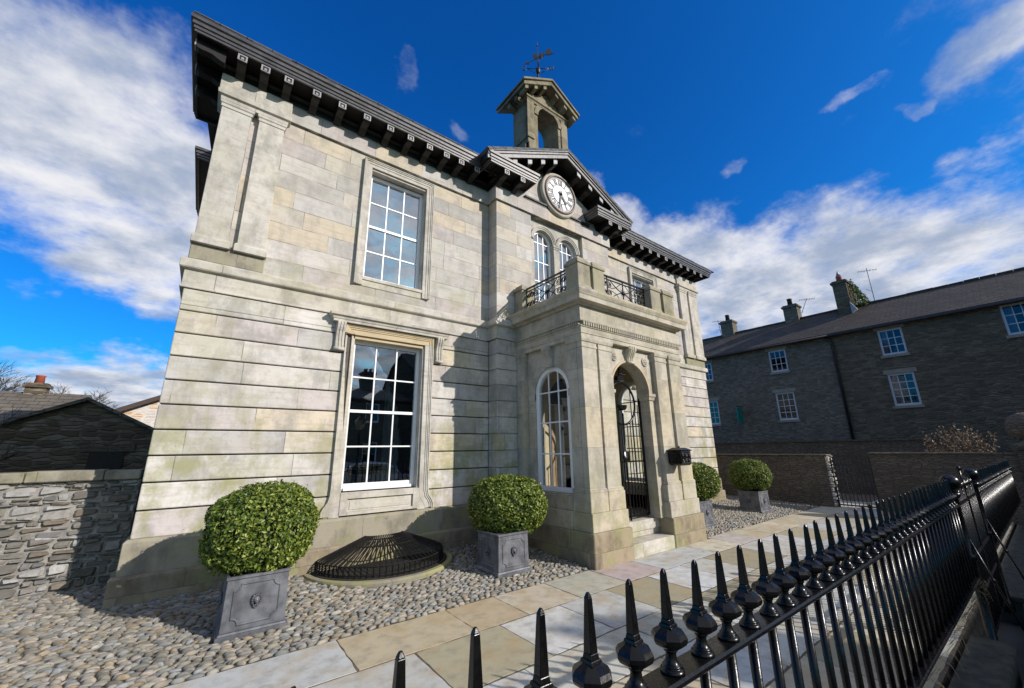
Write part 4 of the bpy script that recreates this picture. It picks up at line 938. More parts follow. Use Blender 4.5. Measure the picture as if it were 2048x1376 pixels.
# ------------------------------------------------------------------ rubble walls with real stones
def rubble_face(par,x0,x1,z0,z1,y,M=None,seed=1,hmin=.05,hmax=.11,wmin=.12,wmax=.38,tones=None,name='stones'):
    g=random.Random(seed); b=MB(M); C=[]; z=z0
    tones=tones or [(.19,.175,.15),(.23,.21,.185),(.14,.13,.11),(.30,.285,.26),(.20,.165,.125),(.40,.385,.36),(.17,.165,.16)]
    rowz=lambda x,i: .026*math.sin(x*3.1+i*1.7)+.022*math.sin(x*8.3+i*2.9)
    i=0
    while z<z1-.02:
        h=min(g.uniform(hmin,hmax),z1-z); x=x0; 
        while x<x1-.02:
            w=min(g.uniform(wmin,wmax),x1-x); split=(h>.09 and g.random()<.3); hs=[(0,1)] if not split else [(0,.5),(.5,1)]
            for s0,s1 in hs:
                nx,nz=7,5; prot=g.uniform(.012,.05); o=len(b.v); c=g.choice(tones); k=g.uniform(.8,1.2); vs=[]
                for jz in range(nz):
                    for jx in range(nx):
                        u,v=jx/(nx-1),jz/(nz-1); e=min(u,1-u)*w; e2=min(v,1-v)*h; edge=min(1,(min(e,e2)/.014))
                        xx=x+.002+(w-.004)*u+(g.uniform(-.008,.008)); lo=z+rowz(x+w*u,i)+.002+h*s0; hi=z+h*s1+rowz(x+w*u,i+1 if s1==1 else i)-.002
                        if z+h>=z1-.001 and s1==1: hi=z1-.003
                        zz=lo+(hi-lo)*v; 
                        if u in(0,1): zz=lo+(hi-lo)*(.5+(v-.5)*.85)
                        vs.append((xx,y-(prot*edge**.6+g.uniform(0,.007) if edge>0 else -.02),zz))
                fs=[(a*nx+q,a*nx+q+1,(a+1)*nx+q+1,(a+1)*nx+q) for a in range(nz-1) for q in range(nx-1)]
                b.add(vs,fs,False); C+=[(c[0]*k,c[1]*k,c[2]*k,1)]*len(vs)
            x+=w
        z+=h; i+=1
    return b.build(name,M_wallst,par,cols=C,recalc=False)
lw=empty('garden_wall',(-4,7.4,0),'grey rubble stone garden wall running left from the house corner, half in sun','wall')
b=MB(); b.box(-9,XL-.09,7.315,7.6,-.1,1.33); b.build('wall_core',M_lime,lw)
rubble_face(lw,-5.5,XL-.09,.04,1.335,7.315,seed=4,hmin=.035,hmax=.085,wmin=.06,wmax=.28)
b=MB(); x=-9
while x<XL-.1:
    w=random.uniform(.6,1.1); b.box(x,min(x+w,XL-.09)-.006,7.25,7.66,1.335,1.455+random.uniform(-.008,.008)); x+=w
b.build('coping',M_moss,lw,bevel=.012)
# right garden walls (dark side towards us)
rw=empty('garden_wall',(14.2,5.5,0),'low brown rubble garden wall with pale broken end behind the farthest planter','wall')
b=MB(); b.box(14.12,14.5,3.95,14,-.1,1.36); b.build('wall_body',M_rubW,rw)
b=MB(); b.box(14.08,14.54,3.93,14,1.36,1.40); b.build('coping',M_rubW,rw,bevel=.01)
rubble_face(rw,14.10,14.52,-.02,1.37,3.95,seed=9,wmin=.12,wmax=.3,hmin=.07,hmax=.16,tones=[(.46,.43,.38),(.50,.47,.42),(.40,.37,.31)],name='end_stones')
rw2=empty('garden_wall',(14.2,1.8,0),'brown rubble garden wall right of the side gate, below the dry shrub','wall')
b=MB(); b.box(14.12,14.5,.5,3.0,-.2,1.40); b.build('wall_body',M_rubW,rw2)
b=MB(); b.box(14.08,14.54,.5,3.02,1.40,1.45); b.build('coping',M_rubW,rw2,bevel=.01)
pr_=empty('gate_pier',(14.4,.3,0),'dark stone pier with a big ball finial at the end of the garden wall','pier')
b=MB(); b.box(14.02,14.62,-.1,.5,-.2,1.50); b.build('pier_shaft',M_rubW,pr_,bevel=.01)
b=MB(); b.frust((14.32,.2),(.36,.36),(.38,.38),1.50,1.60); b.frust((14.32,.2),(.36,.36),(.12,.12),1.60,1.72); b.build('pier_cap',M_rubW,pr_,bevel=.006)
bm_=MB(); n=14; bm_.lathe((14.32,.33,1.98),[(.001,-.32)]+[(.32*math.cos(a),.32*math.sin(a)) for a in [(-PI/2)+PI*i/n for i in range(1,n)]]+[(.001,.32)],24); bm_.v=[(x,y-.13+.06,z) for x,y,z in bm_.v]; bm_.build('ball_finial',M_rubW,pr_)
bw=empty('boundary_wall',(19,6,0),'taller dark boundary wall below the terraced houses','wall')
b=MB(); b.box(18.6,18.9,1.5,16,-.2,1.78); b.build('wall_body',M_rubW,bw); b=MB(); b.box(18.55,18.95,1.5,16,1.78,1.83); b.build('coping',M_rubW,bw)
sg_=empty('side_gate',(14.2,3.5,0),'low plain black bar gate between the two right garden walls','gate')
b=MB(); b.box(14.27,14.30,3.05,3.90,.05,.08); b.box(14.27,14.30,3.05,3.90,1.10,1.13); b.box(14.26,14.31,3.02,3.06,.0,1.3); b.box(14.26,14.31,3.89,3.93,.0,1.3); b.build('gate_frame',M_iron2,sg_)
b=MB()
for i in range(9): y=3.13+.085*i; b.box(14.278,14.292,y-.008,y+.008,.03,1.22)
b.build('gate_bars',M_iron2,sg_)
# dry shrub
sh=empty('dry_shrub',(15.2,1.5,1.2),'bare shrub with dry pale orange leaves behind the right garden wall','shrub')
g=np.random.default_rng(21); b=MB(); tips=[]
for i in range(60):
    y0=g.uniform(.95,1.95); x0=g.uniform(14.9,15.6); h=g.uniform(.55,1.15)*(1-.5*abs(y0-1.45)); dx,dy_=g.normal()*.15,g.normal()*.18
    p=[(x0,y0,.9),(x0+dx*.4,y0+dy_*.4,.9+h*.55),(x0+dx,y0+dy_,.9+h*1.15)]; b.tube(p,[.010,.007,.003],4)
    for t in np.linspace(.4,1,12): tips.append((x0+dx*t+g.normal()*.03,y0+dy_*t+g.normal()*.03,.9+h*1.15*t))
b.build('branches',M_bark,sh)
p=np.array(tips); n=len(p)*2; p=np.repeat(p,2,0)+g.normal(size=(n,3))*.03; t=g.normal(size=(n,3)); t/=np.linalg.norm(t,axis=1)[:,None]; bt=np.cross(t,g.normal(size=(n,3))); bt/=np.linalg.norm(bt,axis=1)[:,None]
V=np.stack([p-t*.035,p+bt*.018,p+t*.035,p-bt*.018],1).reshape(-1,3); c=np.repeat(np.concatenate([g.random((n,3)),np.ones((n,1))],1),4,0)
o=leafmesh('leaves',V,c,M_dry,sh); o.matrix_parent_inverse=Matrix.Translation(-sh.location)
# ------------------------------------------------------------------ terrace on the right
TX=22.
def chimney(par,y0,y1,z0,z1,x0,x1,pots,M=M_rubT,cap=True):
    b=MB(); b.box(x0,x1,y0,y1,z0,z1); c=b.build('chimney',M,par)
    b=MB(); b.box(x0-.06,x1+.06,y0-.06,y1+.06,z1,z1+.10); b.box(x0,x1,y0,y1,z1+.1,z1+.16); b.build('chimney_cap',M,c)
    for (px,py,h,m_) in pots:
        b=MB(); b.lathe((px,py,z1+.16),[(.13,0),(.11,h*.8),(.13,h*.85),(.13,h)],12); b.build('chimney_pot',m_,c)
    return c
def aerial(par,x,y,z,h,M=M_iron2,tilt=0.):
    b=MB(); b.tube([(x,y,z),(x,y+tilt,z+h)],.014,5); zt=z+h*.93; b.tube([(x,y+tilt-.35,zt-.06),(x,y+tilt+.35,zt+.06)],.010,4)
    for k in range(7): yy=y+tilt-.33+k*.11; zz=zt-.06+(k*.11)*.17; b.tube([(x-.1,yy,zz-.09),(x+.1,yy,zz+.09)],.007,4)
    b.tube([(x,y,z+h*.35),(x,y+.2,z+h*.45)],.008,4); b.build('aerial',M,par)
def twin(par,y0,y1,z0,z1,cols=3,rows=3,lin=True,mat=None,stone=None,curt=None):
    M=sideM(TX); st=stone or M_rubT
    b=MB(M); b.box(-y1-.10,-y0+.10,-.03,.12,z1,z1+.17); b.build('window_lintel',M_trimT,par); b=MB(M); b.box(-y1-.06,-y0+.06,-.06,.12,z0-.10,z0); b.build('window_sill',M_trimT,par)
    w=sash(-y1,-y0,z0,z1,.03,cols=cols,rows=rows,M=M,name='window',fr=.07,bar=.028,sill=.09,g=M_glassT,parent=par,nomeet=True,mat=mat or M_paintT,curt=curt)
    return w
M_trimT=simple('terrace_dressing',(.27,.24,.19),.9,bump=.4)
M_paintT=simple('terrace_white_paint',(.50,.51,.52),.5,var=.05)
def terrace(y0,y1,mat,label,ops,eave=6.56,roofm=None):
    h=empty('terraced_house',(TX,(y0+y1)/2,-.2),label,'house','terraced houses on the right')
    b=MB(sideM(TX)); b.grid_wall(-y1,-y0,-.2,eave,0,.35,[(-o[1],-o[0],o[2],o[3]) for o in ops]); 
    b.M=Matrix.Identity(4); b.box(TX+.35,TX+6,y0,y0+.3,-.2,eave); b.box(TX+.35,TX+6,y1-.3,y1,-.2,eave); b.box(TX+5.7,TX+6,y0+.3,y1-.3,-.2,eave)
    b.prism([(TX+.05,eave),(TX+3,eave+1.65),(TX+5.95,eave)],y0,y0+.2) ; b.prism([(TX+.05,eave),(TX+3,eave+1.65),(TX+5.95,eave)],y1-.2,y1)
    b.build('wall',mat,h)
    b=MB(); b.prism([(TX-.22,eave-.06),(TX+3,eave+1.76),(TX+6.22,eave-.06),(TX+6.2,eave-.14),(TX+3,eave+1.62),(TX-.2,eave-.14)],y0,y1); r=b.build('roof',M_roofT,h)
    b=MB(); 
    y=y0
    while y<y1: b.box(TX+2.9,TX+3.1,y,min(y+.45,y1)-.01,eave+1.72,eave+1.80+random.uniform(0,.015)); y+=.45
    b.build('ridge_tiles',M_roofT,r)
    b=MB(); b.tube([(TX-.26,y0,eave-.16),(TX-.26,y1,eave-.16)],.06,8); b.build('gutter',M_iron2,h)
    return h,r
PY_=5.1
wl=[(10.56,11.25,5.18,6.17),(6.92,7.68,5.14,6.22),(10.5,11.3,2.80,4.07),(6.89,7.69,2.82,4.13)]
wr_=[(2.73,3.49,5.19,6.27),(2.72,3.51,3.13,4.42),(-.62,.14,5.28,6.39),(-1.3,-.5,3.13,4.42)]
h1,r1=terrace(PY_,16.5,M_rubT,'grey stone terraced house with four small white windows, left of the drainpipe',wl)
h2,r2=terrace(-14,PY_-.01,M_rubT2,'browner stone terraced house with wider pale windows, right of the drainpipe',wr_)
for i,o in enumerate(wl): twin(h1,*o,cols=3,rows=3 if i<2 else 4)
for i,o in enumerate(wr_): twin(h2,*o,cols=3,rows=3 if i%2==0 else 4,stone=M_rubT2,mat=M_pw2 if False else None,curt=[(-o[1]+.05,-o[1]+.25,o[2],o[3],.3)])
chimney(r1,10.25,10.95,7.7,9.0,TX+2.7,TX+3.3,[(TX+3,10.6,.4,M_iron2)])
chimney(r1,6.85,7.5,7.7,9.0,TX+2.7,TX+3.3,[(TX+3,7.2,.4,M_iron2)])
c3=chimney(r2,4.50,5.05,7.4,9.45,TX+2.2,TX+3.6,[(TX+2.6,4.8,.3,M_pot)],M_rubT2)
b=MB(); b.lathe((TX+2.6,4.8,9.92),[(.12,0),(.0,.35)],8); b.build('chimney_cowl',M_leadw,c3)
b=MB(); b.prism([(4.30,7.95),(4.50,8.35),(4.50,7.75)],TX+2.0,TX+2.6,'x'); b.build('flashing',M_leadw,c3)
g=np.random.default_rng(4); n=900; t0=g.random(n); p=np.stack([TX+2.4+g.random(n)*1.2,4.46-g.random(n)*.12-.55*t0*g.random(n),9.5-1.3*t0+g.normal(size=n)*.05],1); t=g.normal(size=(n,3)); t/=np.linalg.norm(t,axis=1)[:,None]; bt=np.cross(t,g.normal(size=(n,3))); bt/=np.linalg.norm(bt,axis=1)[:,None]
V=np.stack([p-t*.05,p+bt*.035,p+t*.05,p-bt*.035],1).reshape(-1,3); c=np.repeat(np.concatenate([g.random((n,3)),np.ones((n,1))],1),4,0)
o=leafmesh('ivy',V,c,M_ivy,None); o.parent=c3; o.matrix_parent_inverse=Matrix.Translation(-world_loc(c3))
aerial(r1,TX+3,11.1,8.3,1.1,tilt=.1); aerial(r1,TX+3,6.75,8.6,.75,tilt=-.35); aerial(r2,TX+3,3.75,8.2,1.9)
b=MB(); b.tube([(TX-.2,PY_+.35,6.42),(TX-.15,PY_+.05,6.25),(TX-.07,PY_-.05,6.1),(TX-.07,PY_-.05,.0)],.055,8); b.build('drainpipe',M_iron2,h1)
sn=empty('hanging_sign',(21.6,9.3,3.1),'small green hanging sign on the left terraced house','sign')
b=MB(); b.box(21.35,21.90,9.28,9.33,2.78,3.55); b.build('sign_board',M_green,sn,bevel=.01); b=MB(); b.tube([(TX,9.3,3.62),(21.3,9.3,3.62)],.02,6); b.tube([(TX,9.3,3.3),(21.7,9.3,3.62)],.014,5); b.build('sign_bracket',M_iron2,sn)
# ------------------------------------------------------------------ left background
ob=empty('stone_outbuilding',(-2,12,0),'low dark rubble outbuilding with a gable behind the left garden wall','outbuilding')
gx=-2.0; b=MB(); b.prism([(-4.6,0),(-.35,0),(-.35,1.86),(gx,2.72),(-4.6,1.5)],12.0,16.0); b.build('wall',M_rubG,ob)
b=MB(); b.prism([(-4.75,1.48),(gx,2.80),(-.25,1.86),(-.25,1.80),(gx,2.73),(-4.75,1.42)],11.88,16.1); b.build('roof',M_roofL,ob)
b=MB(); b.box(-1.80,-1.27,11.95,11.999,1.1,1.70); b.build('opening',simple('dark_opening',(.03,.025,.02),.9),ob); b=MB(); b.box(-1.95,-1.12,11.94,11.998,1.702,1.84); b.build('lintel',M_rubW,ob)
lr=empty('slate_roof_cottage',(-6,18,0),'cottage with brown slate roof and terracotta chimney pot at the far left','house')
b=MB(); b.box(-12,-3.35,18.8,23,0,2.6); b.build('wall',M_rubG,lr)
b=MB(); b.add([(-12,18.5,2.55),(-3.25,18.5,2.55),(-3.45,20.9,3.75),(-12,20.9,3.75),(-3.25,23.4,2.55),(-12,23.4,2.55),(-12,18.5,2.45),(-3.25,18.5,2.45),(-3.25,23.4,2.45),(-12,23.4,2.45)],[(0,1,2,3),(3,2,4,5),(1,4,2),(0,3,5),(6,7,1,0),(6,9,8,7),(8,9,5,4),(1,7,8,4)]); r=b.build('roof',M_roofL,lr)
chimney(r,20.7,21.1,3.4,3.90,-5.05,-4.55,[(-4.8,20.9,.28,M_pot)],M_rubG)
ph=empty('pale_gabled_house',(-1,20,0),'pale rendered gable with brown bargeboard just left of the house corner','house')
b=MB(); b.prism([(-3.2,0),(5,0),(5,3.6),(1.5,5.85),(-3.2,3.54)],25.,31.); b.build('wall',M_pale,ph)
b=MB(); b.prism([(-3.5,3.46),(1.5,5.97),(6,3.5),(6,3.3),(1.5,5.76),(-3.45,3.28)],24.7,31.2); b.build('roof',M_gutter,ph)
# bare tree behind
def bare_tree(loc,h,label,seed,spread=.5,levels=5,n0=5,name='bare_tree'):
    g=random.Random(seed); T=empty(name,loc,label,'tree'); b=MB(); tw=MB()
    def grow(p,d,L,r,lv):
        q=p+d*L; (b if lv>2 else tw).tube([p,p+d*L*.5+Vector((g.gauss(0,.03),g.gauss(0,.03),0))*L,q],[r,r*.85,r*.7],5 if lv>2 else 3)
        if lv==0: return
        for k in range(3 if lv>1 else 4):
            dd=(d+Vector((g.gauss(0,spread),g.gauss(0,spread),g.gauss(.12,spread*.5)))).normalized(); grow(p+d*L*g.uniform(.6,1.),dd,L*g.uniform(.62,.82),r*.62,lv-1)
    grow(Vector(loc),Vector((0,0,1)),h*.34,h*.018,levels); b.build('trunk',M_bark,T); tw.build('twigs',M_bark,T); return T
bare_tree((-9.0,33,0),7.6,'bare twiggy tree behind the slate roof at the far left',3,.55,6)
bare_tree((-6.9,34,0),6.4,'smaller bare tree right of the terracotta chimney pot',8,.6,6)
bare_tree((-2.75,10.6,0),3.0,'thin bare sapling in front of the dark outbuilding',5,.45,5)
# ------------------------------------------------------------------ railings
FY=.662; SP=.138; FX0=.285; 
def zt(x): return 1.357-.0045*(x-.285)
tipz=1.357; RZ=1.122   # rail underside
def bar_mesh():
    b=MB(); z=0.
    b.lathe((0,0,0),[(.0135,-.60),(.0135,0)],12)
    o=b.build('railing_bar',M_iron,None); return o
def finial_mesh():
    b=MB()   # z=0 at rail top
    b.lathe((0,0,0),[(.0275,0),(.029,.004),(.026,.009),(.0215,.011),(.022,.015),(.018,.018),(.0135,.027),(.0125,.040),(.0165,.044),(.0165,.048),(.0145,.050)],16)
    b.lathe((0,0,0),[(.0145,.050),(.028,.0535),(.038,.060),(.0425,.067),(.0425,.075),(.037,.084),(.027,.090),(.018,.095)],8,smooth=False,a0=PI/8)
    b.frust((0,0),(.0165,.0165),(.0145,.0145),.095,.102); b.frust((0,0),(.0125,.0125),(.0105,.0105),.102,.112); b.frust((0,0),(.0105,.0105),(.0062,.0062),.112,.212); b.frust((0,0),(.0062,.0062),(.0025,.0025),.212,.221)
    o=b.build('finial',M_iron,None,bevel=.0022,seg=2); return o
def railing(x0,n,label,sm=1.):
    x1=x0+SP*(n-1); xa_,xb_=x0-.10,x1+.07
    T=empty('iron_railing',((xa_+xb_)/2,FY,.5),label,'railing','spiked iron railings')
    b=MB(); b.add([(x,y,zt(x)-.221-d) for x in (xa_,xb_) for y,d in ((FY-.036,0),(FY+.036,0),(FY+.036,.018),(FY-.036,.018))],[(0,1,2,3),(7,6,5,4),(0,4,5,1),(1,5,6,2),(2,6,7,3),(3,7,4,0)]); b.build('top_rail',M_iron,T,bevel=.005)
    b=MB(); b.add([(x,y,zt(x)-.845+d) for x in (xa_,xb_) for y,d in ((FY-.03,0),(FY+.03,0),(FY+.03,.022),(FY-.03,.022))],[(0,1,2,3),(7,6,5,4),(0,4,5,1),(1,5,6,2),(2,6,7,3),(3,7,4,0)]); b.build('bottom_rail',M_iron,T,bevel=.004)
    for i in range(n):
        x=x0+SP*i; ob_=bm0.copy(); COL.objects.link(ob_); ob_.name='railing_bar'; ob_.parent=T; ob_.matrix_parent_inverse=Matrix.Identity(4); ob_.location=(x-T.location.x+random.gauss(0,.0015),0,zt(x)-.239-T.location.z)
        f=fm0.copy(); COL.objects.link(f); f.name='finial'; f.parent=ob_; f.location=(0,0,.018); f.rotation_euler=(random.gauss(0,.012),random.gauss(0,.012),random.gauss(0,.04))
    return T
bm0=bar_mesh(); fm0=finial_mesh()
railing(FX0-SP*3,42,'black spiked iron railing nearest the camera, left of its gate posts')
railing(7.42,46,'black spiked iron railing continuing beyond the gate to the right')
COL.objects.unlink(bm0); COL.objects.unlink(fm0); bpy.data.objects.remove(bm0); bpy.data.objects.remove(fm0)
dw=empty('dwarf_wall',(4,FY,0),'low stone wall under the iron railings','wall')
b=MB(); b.box(-3,5.62,FY-.10,FY+.10,-.3,-.02); b.box(7.30,14.0,FY-.10,FY+.10,-.3,-.02); b.build_split('wall_body',M_shadekerb,dw); b=MB(); b.box(-3,5.64,FY-.13,FY+.13,-.02,.03); b.box(7.28,14.0,FY-.13,FY+.13,-.02,.03); b.build_split('coping',M_shadekerb,dw,bevel=.01)
# gate posts
def post(x,label):
    P=empty('gate_post',(x,FY,-.12),label,'gate post','iron posts either side of the street gate')
    b=MB(); b.lathe((x,FY,-.12),[(.045,0),(.045,.1),(.032,.12),(.032,.75),(.042,.77),(.042,.80),(.030,.82),(.030,1.28),(.05,1.30),(.05,1.33)],12); b.build('shaft',M_iron,P)
    b=MB(); b.lathe((x,FY,1.21),[(.04,0),(.025,.02),(.03,.03),(.05,.04),(.066,.062),(.072,.09),(.066,.12),(.048,.143),(.02,.155),(.0,.158)],16); b.build('ball_finial',M_iron,P)
    for s in (-1,):
        b=MB(); b.tube([(x,FY,.9),(x,FY-.10,.5),(x,FY-.26,-.1)],.009,6); b.lathe((x,FY-.10,.47),[(.0,0),(.025,.02),(.0,.05)],8); b.build('stay',M_iron,P)
post(5.66,'black iron gate post with ball finial, left side of the street gate'); post(7.26,'black iron gate post with ball finial, right side of the street gate')
sgm=empty('street_gate',(6.45,FY,0),'black iron street gate with scrolled cresting between its two ball topped posts','gate')
b=MB(); 
for z in (.02,.35,.62,1.08): b.box(5.72,7.20,FY-.012,FY+.012,z,z+.03)
for x in (5.72,6.45,7.17): b.box(x,x+.03,FY-.015,FY+.015,.02,1.12)
b.build('gate_frame',M_iron,sgm)
b=MB()
for i in range(19): x=5.80+.073*i; b.tube([(x,FY,.03),(x,FY,1.22)],[.009,.009],5); b.lathe((x,FY,1.22),[(.016,0),(.014,.02),(.0,.05)],6)
b.build('gate_bars',M_iron,sgm)
for k in range(4): b=MB(); spiral(b,5.95+k*.32,1.22,.075,1 if k%2 else -1,FY,-PI/2,1.8,.011); b.build('scroll',M_iron,sgm)
b=MB()
b.tube([(6.45,FY,1.1),(6.45,FY,1.42)],.012,6); b.lathe((6.45,FY,1.36),[(.0,0),(.03,.03),(.0,.07)],8)
b.build('cresting',M_iron,sgm)
# weeds on the bottom rail
b=MB(); C=[]; g=random.Random(2)
for i in range(70):
    x=g.uniform(2.4,5.5); y=FY-.03-g.random()*.02; z=.515-.004*x; L=g.uniform(.02,.12); dx=g.gauss(0,.03); s=g.choice((-1,1,1)); r=.0012
    p0=(x,y,z); p1=(x+dx*.5,y-.03,z+.03*s+.01); p2=(x+dx,y-.05,z+.01-L if s<0 or g.random()<.6 else z+L*.6)
    n0=len(b.v); b.tube([p0,p1,p2],[r,r,.0006],3); q=len(b.v)-n0; c=(g.random(),g.random(),0,1); C+=[c]*q
tag(b.build('weeds',M_weed,cols=C),'dry grass blades hanging from the bottom rail of the railings','weeds',kind='stuff')
# ------------------------------------------------------------------ across the street (seen mirrored in the windows, shades the street)
def ophouse(x0,x1,yb,ez,rz,label,ch=()):
    h=empty('street_house',((x0+x1)/2,yb-3,-.24),label,'house','houses across the street')
    b=MB(); ops_=[]; x=x0+1.
    while x<x1-1.2: ops_+= [(x,x+.85,.8,2.1),(x,x+.85,3.2,4.3)]; x+=2.1
    ops_=[o for o in ops_ if o[3]<ez-.2]
    b.grid_wall(x0,x1,-.24,ez,yb-.3,yb,ops_); b.box(x0,x0+.3,yb-6,yb-.3,-.24,ez); b.box(x1-.3,x1,yb-6,yb-.3,-.24,ez); b.box(x0+.3,x1-.3,yb-6,yb-5.7,-.24,ez)
    b.prism([(yb-6,ez),(yb-3,rz-.1),(yb,ez)],x0,x0+.2,'x'); b.prism([(yb-6,ez),(yb-3,rz-.1),(yb,ez)],x1-.2,x1,'x'); b.build('wall',M_rubT2,h)
    b=MB(); b.prism([(yb+.25,ez-.1),(yb-3,rz),(yb-6.25,ez-.1),(yb-6.2,ez-.2),(yb-3,rz-.14),(yb+.2,ez-.2)],x0-.1,x1+.1,'x'); r=b.build('roof',M_roofL,h)
    for o in ops_:
        w=sash(-o[1],-o[0],o[2],o[3],-yb+.1,M=Matrix.Rotation(PI,4,'Z'),fr=.07,cols=2,rows=2,nomeet=True,parent=h,g=M_glassT)
    for cx_ in ch: chimney(r,yb-3.35,yb-2.65,rz-.6,rz+.9,cx_-.4,cx_+.4,[(cx_-.15,yb-3,.3,M_pot),(cx_+.2,yb-3,.3,M_pot)],M_rubT2)
ophouse(4.,10.0,-10.,4.6,5.5,'low stone house across the street with two chimneys',(6.1,8.0))
ophouse(10.2,28,-10.,6.2,8.2,'taller stone house across the street on the right',(12.5,))
lp=empty('street_lamp',(5.1,-4.,-.1),'old black street lamp standing across the road','street lamp')
b=MB(); b.lathe((5.1,-4.,-.12),[(.12,0),(.1,.5),(.05,.6),(.04,2.4),(.06,2.45),(.03,2.5),(.05,2.6)],10); b.build('lamp_post',M_iron,lp)
b=MB(); b.frust((5.1,-4.),(.09,.09),(.16,.16),2.5,2.85); b.build('lantern',M_glass,lp); b=MB(); b.frust((5.1,-4.),(.19,.19),(.03,.03),2.85,3.05); b.lathe((5.1,-4,3.05),[(.03,0),(.03,.05),(.0,.15)],8); b.build('lantern_cap',M_iron,lp)
car=empty('parked_car',(6.,-5.0,-.24),'silver parked car across the street, mirrored in the ground floor window','car')
b=MB(); body=[(-2.1,.30),(2.1,.30),(2.12,.62),(1.95,.85),(1.1,.95),(.5,1.38),(-.9,1.42),(-1.7,1.0),(-2.08,.92)]
b.prism([(x+6.,z-.24) for x,z in body],-5.85,-4.15); b.build('car_body',M_car,car,bevel=.08,seg=3)
b=MB(); b.prism([(6+x,z-.24) for x,z in [(.95,.97),(.45,1.32),(-.85,1.35),(-1.5,1.0)]],-5.86,-4.14); b.build('car_window',M_glass,car)
for x in (4.7,7.35):
    for y in (-4.25,-5.75): b=MB(); b.lathe((x,y-.1,.08),[(.2,0),(.31,.01),(.32,.05),(.32,.17),(.31,.2),(.2,.21)],20,'y'); w=b.build('wheel',M_tyre,car)
# ------------------------------------------------------------------ world + sun
SUN=Vector((.58,-1.,.59)).normalized(); el=math.asin(SUN.z); az=math.atan2(SUN.x,SUN.y)
W=bpy.data.worlds.new('World'); S.world=W; W.use_nodes=True; t=NT(W.node_tree); bg=t.n['Background']
sky=t.new('ShaderNodeTexSky',sky_type='NISHITA'); sky.sun_disc=False; sky.sun_elevation=el; sky.sun_rotation=az; sky.altitude=200.; sky.air_density=1.; sky.dust_density=1.4; sky.ozone_density=2.5
D=t.new('ShaderNodeTexCoord').outputs['Generated']; dx,dy,dz=t.sep(D)
A_=t.m('MULTIPLY',t.m('ARCTAN2',dx,dy),57.2958); E_=t.m('MULTIPLY',t.m('ARCSINE',dz),57.2958)
wn=t.sep(t.noise(D,5.,5,.6,out=1)); A2=t.m('ADD',A_,t.m('MULTIPLY',t.m('SUBTRACT',wn[0],.5),16.)); E2=t.m('ADD',E_,t.m('MULTIPLY',t.m('SUBTRACT',wn[1],.5),11.))
BLOBS=[(160,12,45,14,1.),(-13,29.5,15,13,1.0),(-30,28,16,14,1.),(-8,20,10,6.5,.95),(-13,4,24,5.8,1.),(76,18.5,25,8.5,.97),(95,15,16,8.5,.92),(61,23,10,8,.92),(96,33.5,6.,3.,.62),(86.5,34.8,3.6,1.2,.44),(90,31.8,2.8,.9,.42),(94,25.,6,2.2,.5),(69.6,33.,2.8,1.4,.38),(56,29,5,5,.8),(18.5,48.,2.8,2.2,.40),(29,44,3,1.6,.35),(52,35,3.5,2.4,.55),(155,38,60,26,1.0),(200,28,50,26,1.),(-160,28,60,24,1.),(130,16,30,12,1.)]  # clouds behind the camera are added for window reflections and neutral fill
tot=None
for a,e,ra,re,am in BLOBS:
    u=t.m('DIVIDE',t.m('SUBTRACT',A2,float(a)),float(ra)); v=t.m('DIVIDE',t.m('SUBTRACT',E2,float(e)),float(re))
    dd=t.m('SQRT',t.m('ADD',t.m('MULTIPLY',u,u),t.m('MULTIPLY',v,v))); k=t.m('MULTIPLY',t.m('SUBTRACT',1.,t.sm(dd,.45,1.35)),am)
    tot=k if tot is None else t.m('MAXIMUM',tot,k)
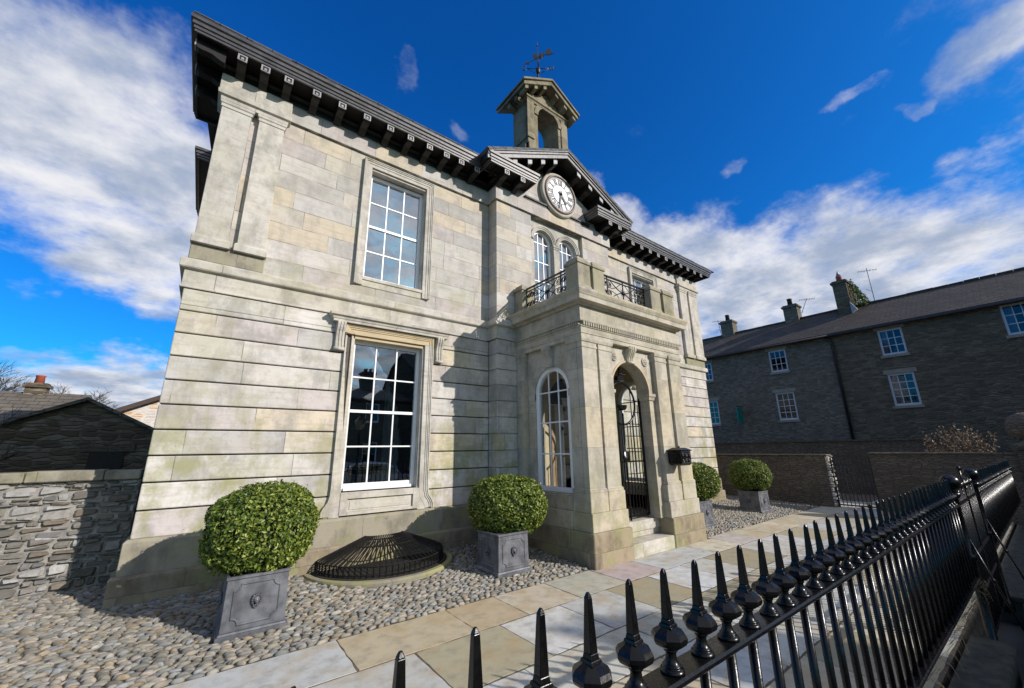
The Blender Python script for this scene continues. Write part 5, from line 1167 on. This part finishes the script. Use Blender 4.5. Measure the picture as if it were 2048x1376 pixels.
tot=t.m('MAXIMUM',tot,t.m('MULTIPLY',t.sm(E_,57.,72.),1.1)); zz=t.m('ADD',t.m('MAXIMUM',dz,0.),.16); pl=t.vec(t.m('DIVIDE',dx,zz),t.m('DIVIDE',dy,zz),0.)  # unseen zenith cloud cover, added as neutral fill light
n1=t.noise(pl,2.9,10,.64); n2=t.noise(pl,9.,8,.65); n3=t.m('ADD',t.m('MULTIPLY',t.noise(t.vm('ADD',pl,(.05,-.06,0.)),2.9,8,.6),.75),t.m('MULTIPLY',t.noise(D,3.3,5,.55),.25))
cov=t.m('ADD',t.m('MULTIPLY',tot,1.0),t.m('ADD',t.m('MULTIPLY',t.m('SUBTRACT',n1,.5),1.55),t.m('MULTIPLY',t.m('SUBTRACT',n2,.5),.55)))
cl=t.sm(cov,.24,1.06)
skyc=t.new('ShaderNodeHueSaturation',{'Hue':.508,'Saturation':1.32,'Value':1.0,'Color':sky.outputs[0]}).outputs[0]
mul=t.mix(1.,skyc,SKYTINT if 'SKYTINT' in globals() else (.18,1.36,2.05),'MULTIPLY')
# thick parts of cloud are greyer
shade=t.mix(t.sm(n3,.38,.62),(10.2,10.2,10.6),(4.2,5.1,6.9))
fin=t.mix(cl,mul,shade); t.put(bg.inputs[0],fin); bg.inputs[1].default_value=.086
sd=bpy.data.lights.new('sun','SUN'); sd.energy=5.0; sd.angle=R(.5); sd.color=(1.,.945,.89); so=bpy.data.objects.new('sun',sd); COL.objects.link(so); so.rotation_euler=(-SUN).to_track_quat('-Z','Y').to_euler(); so.location=(10,-20,20)
# ------------------------------------------------------------------ camera
cd=bpy.data.cameras.new('camera'); cd.sensor_width=36.; cd.lens=795.538/2048*36; cd.clip_start=.05; cd.clip_end=500
co=bpy.data.objects.new('camera',cd); COL.objects.link(co)
r_,u_,f_=Vector((0.79676422,-0.60416997,-0.01205931)),Vector((-0.14504294,-0.2105756,0.9667577)),Vector((0.58662537,0.76852883,0.2554097))
Mc=Matrix((r_,u_,-f_)).transposed().to_4x4(); Mc.translation=(0,0,1.65); co.matrix_world=Mc; S.camera=co
S.view_settings.view_transform='Standard'; S.view_settings.look='None'; S.view_settings.gamma=1; S.view_settings.exposure=0
S.cycles.max_bounces=8; S.cycles.transparent_max_bounces=12
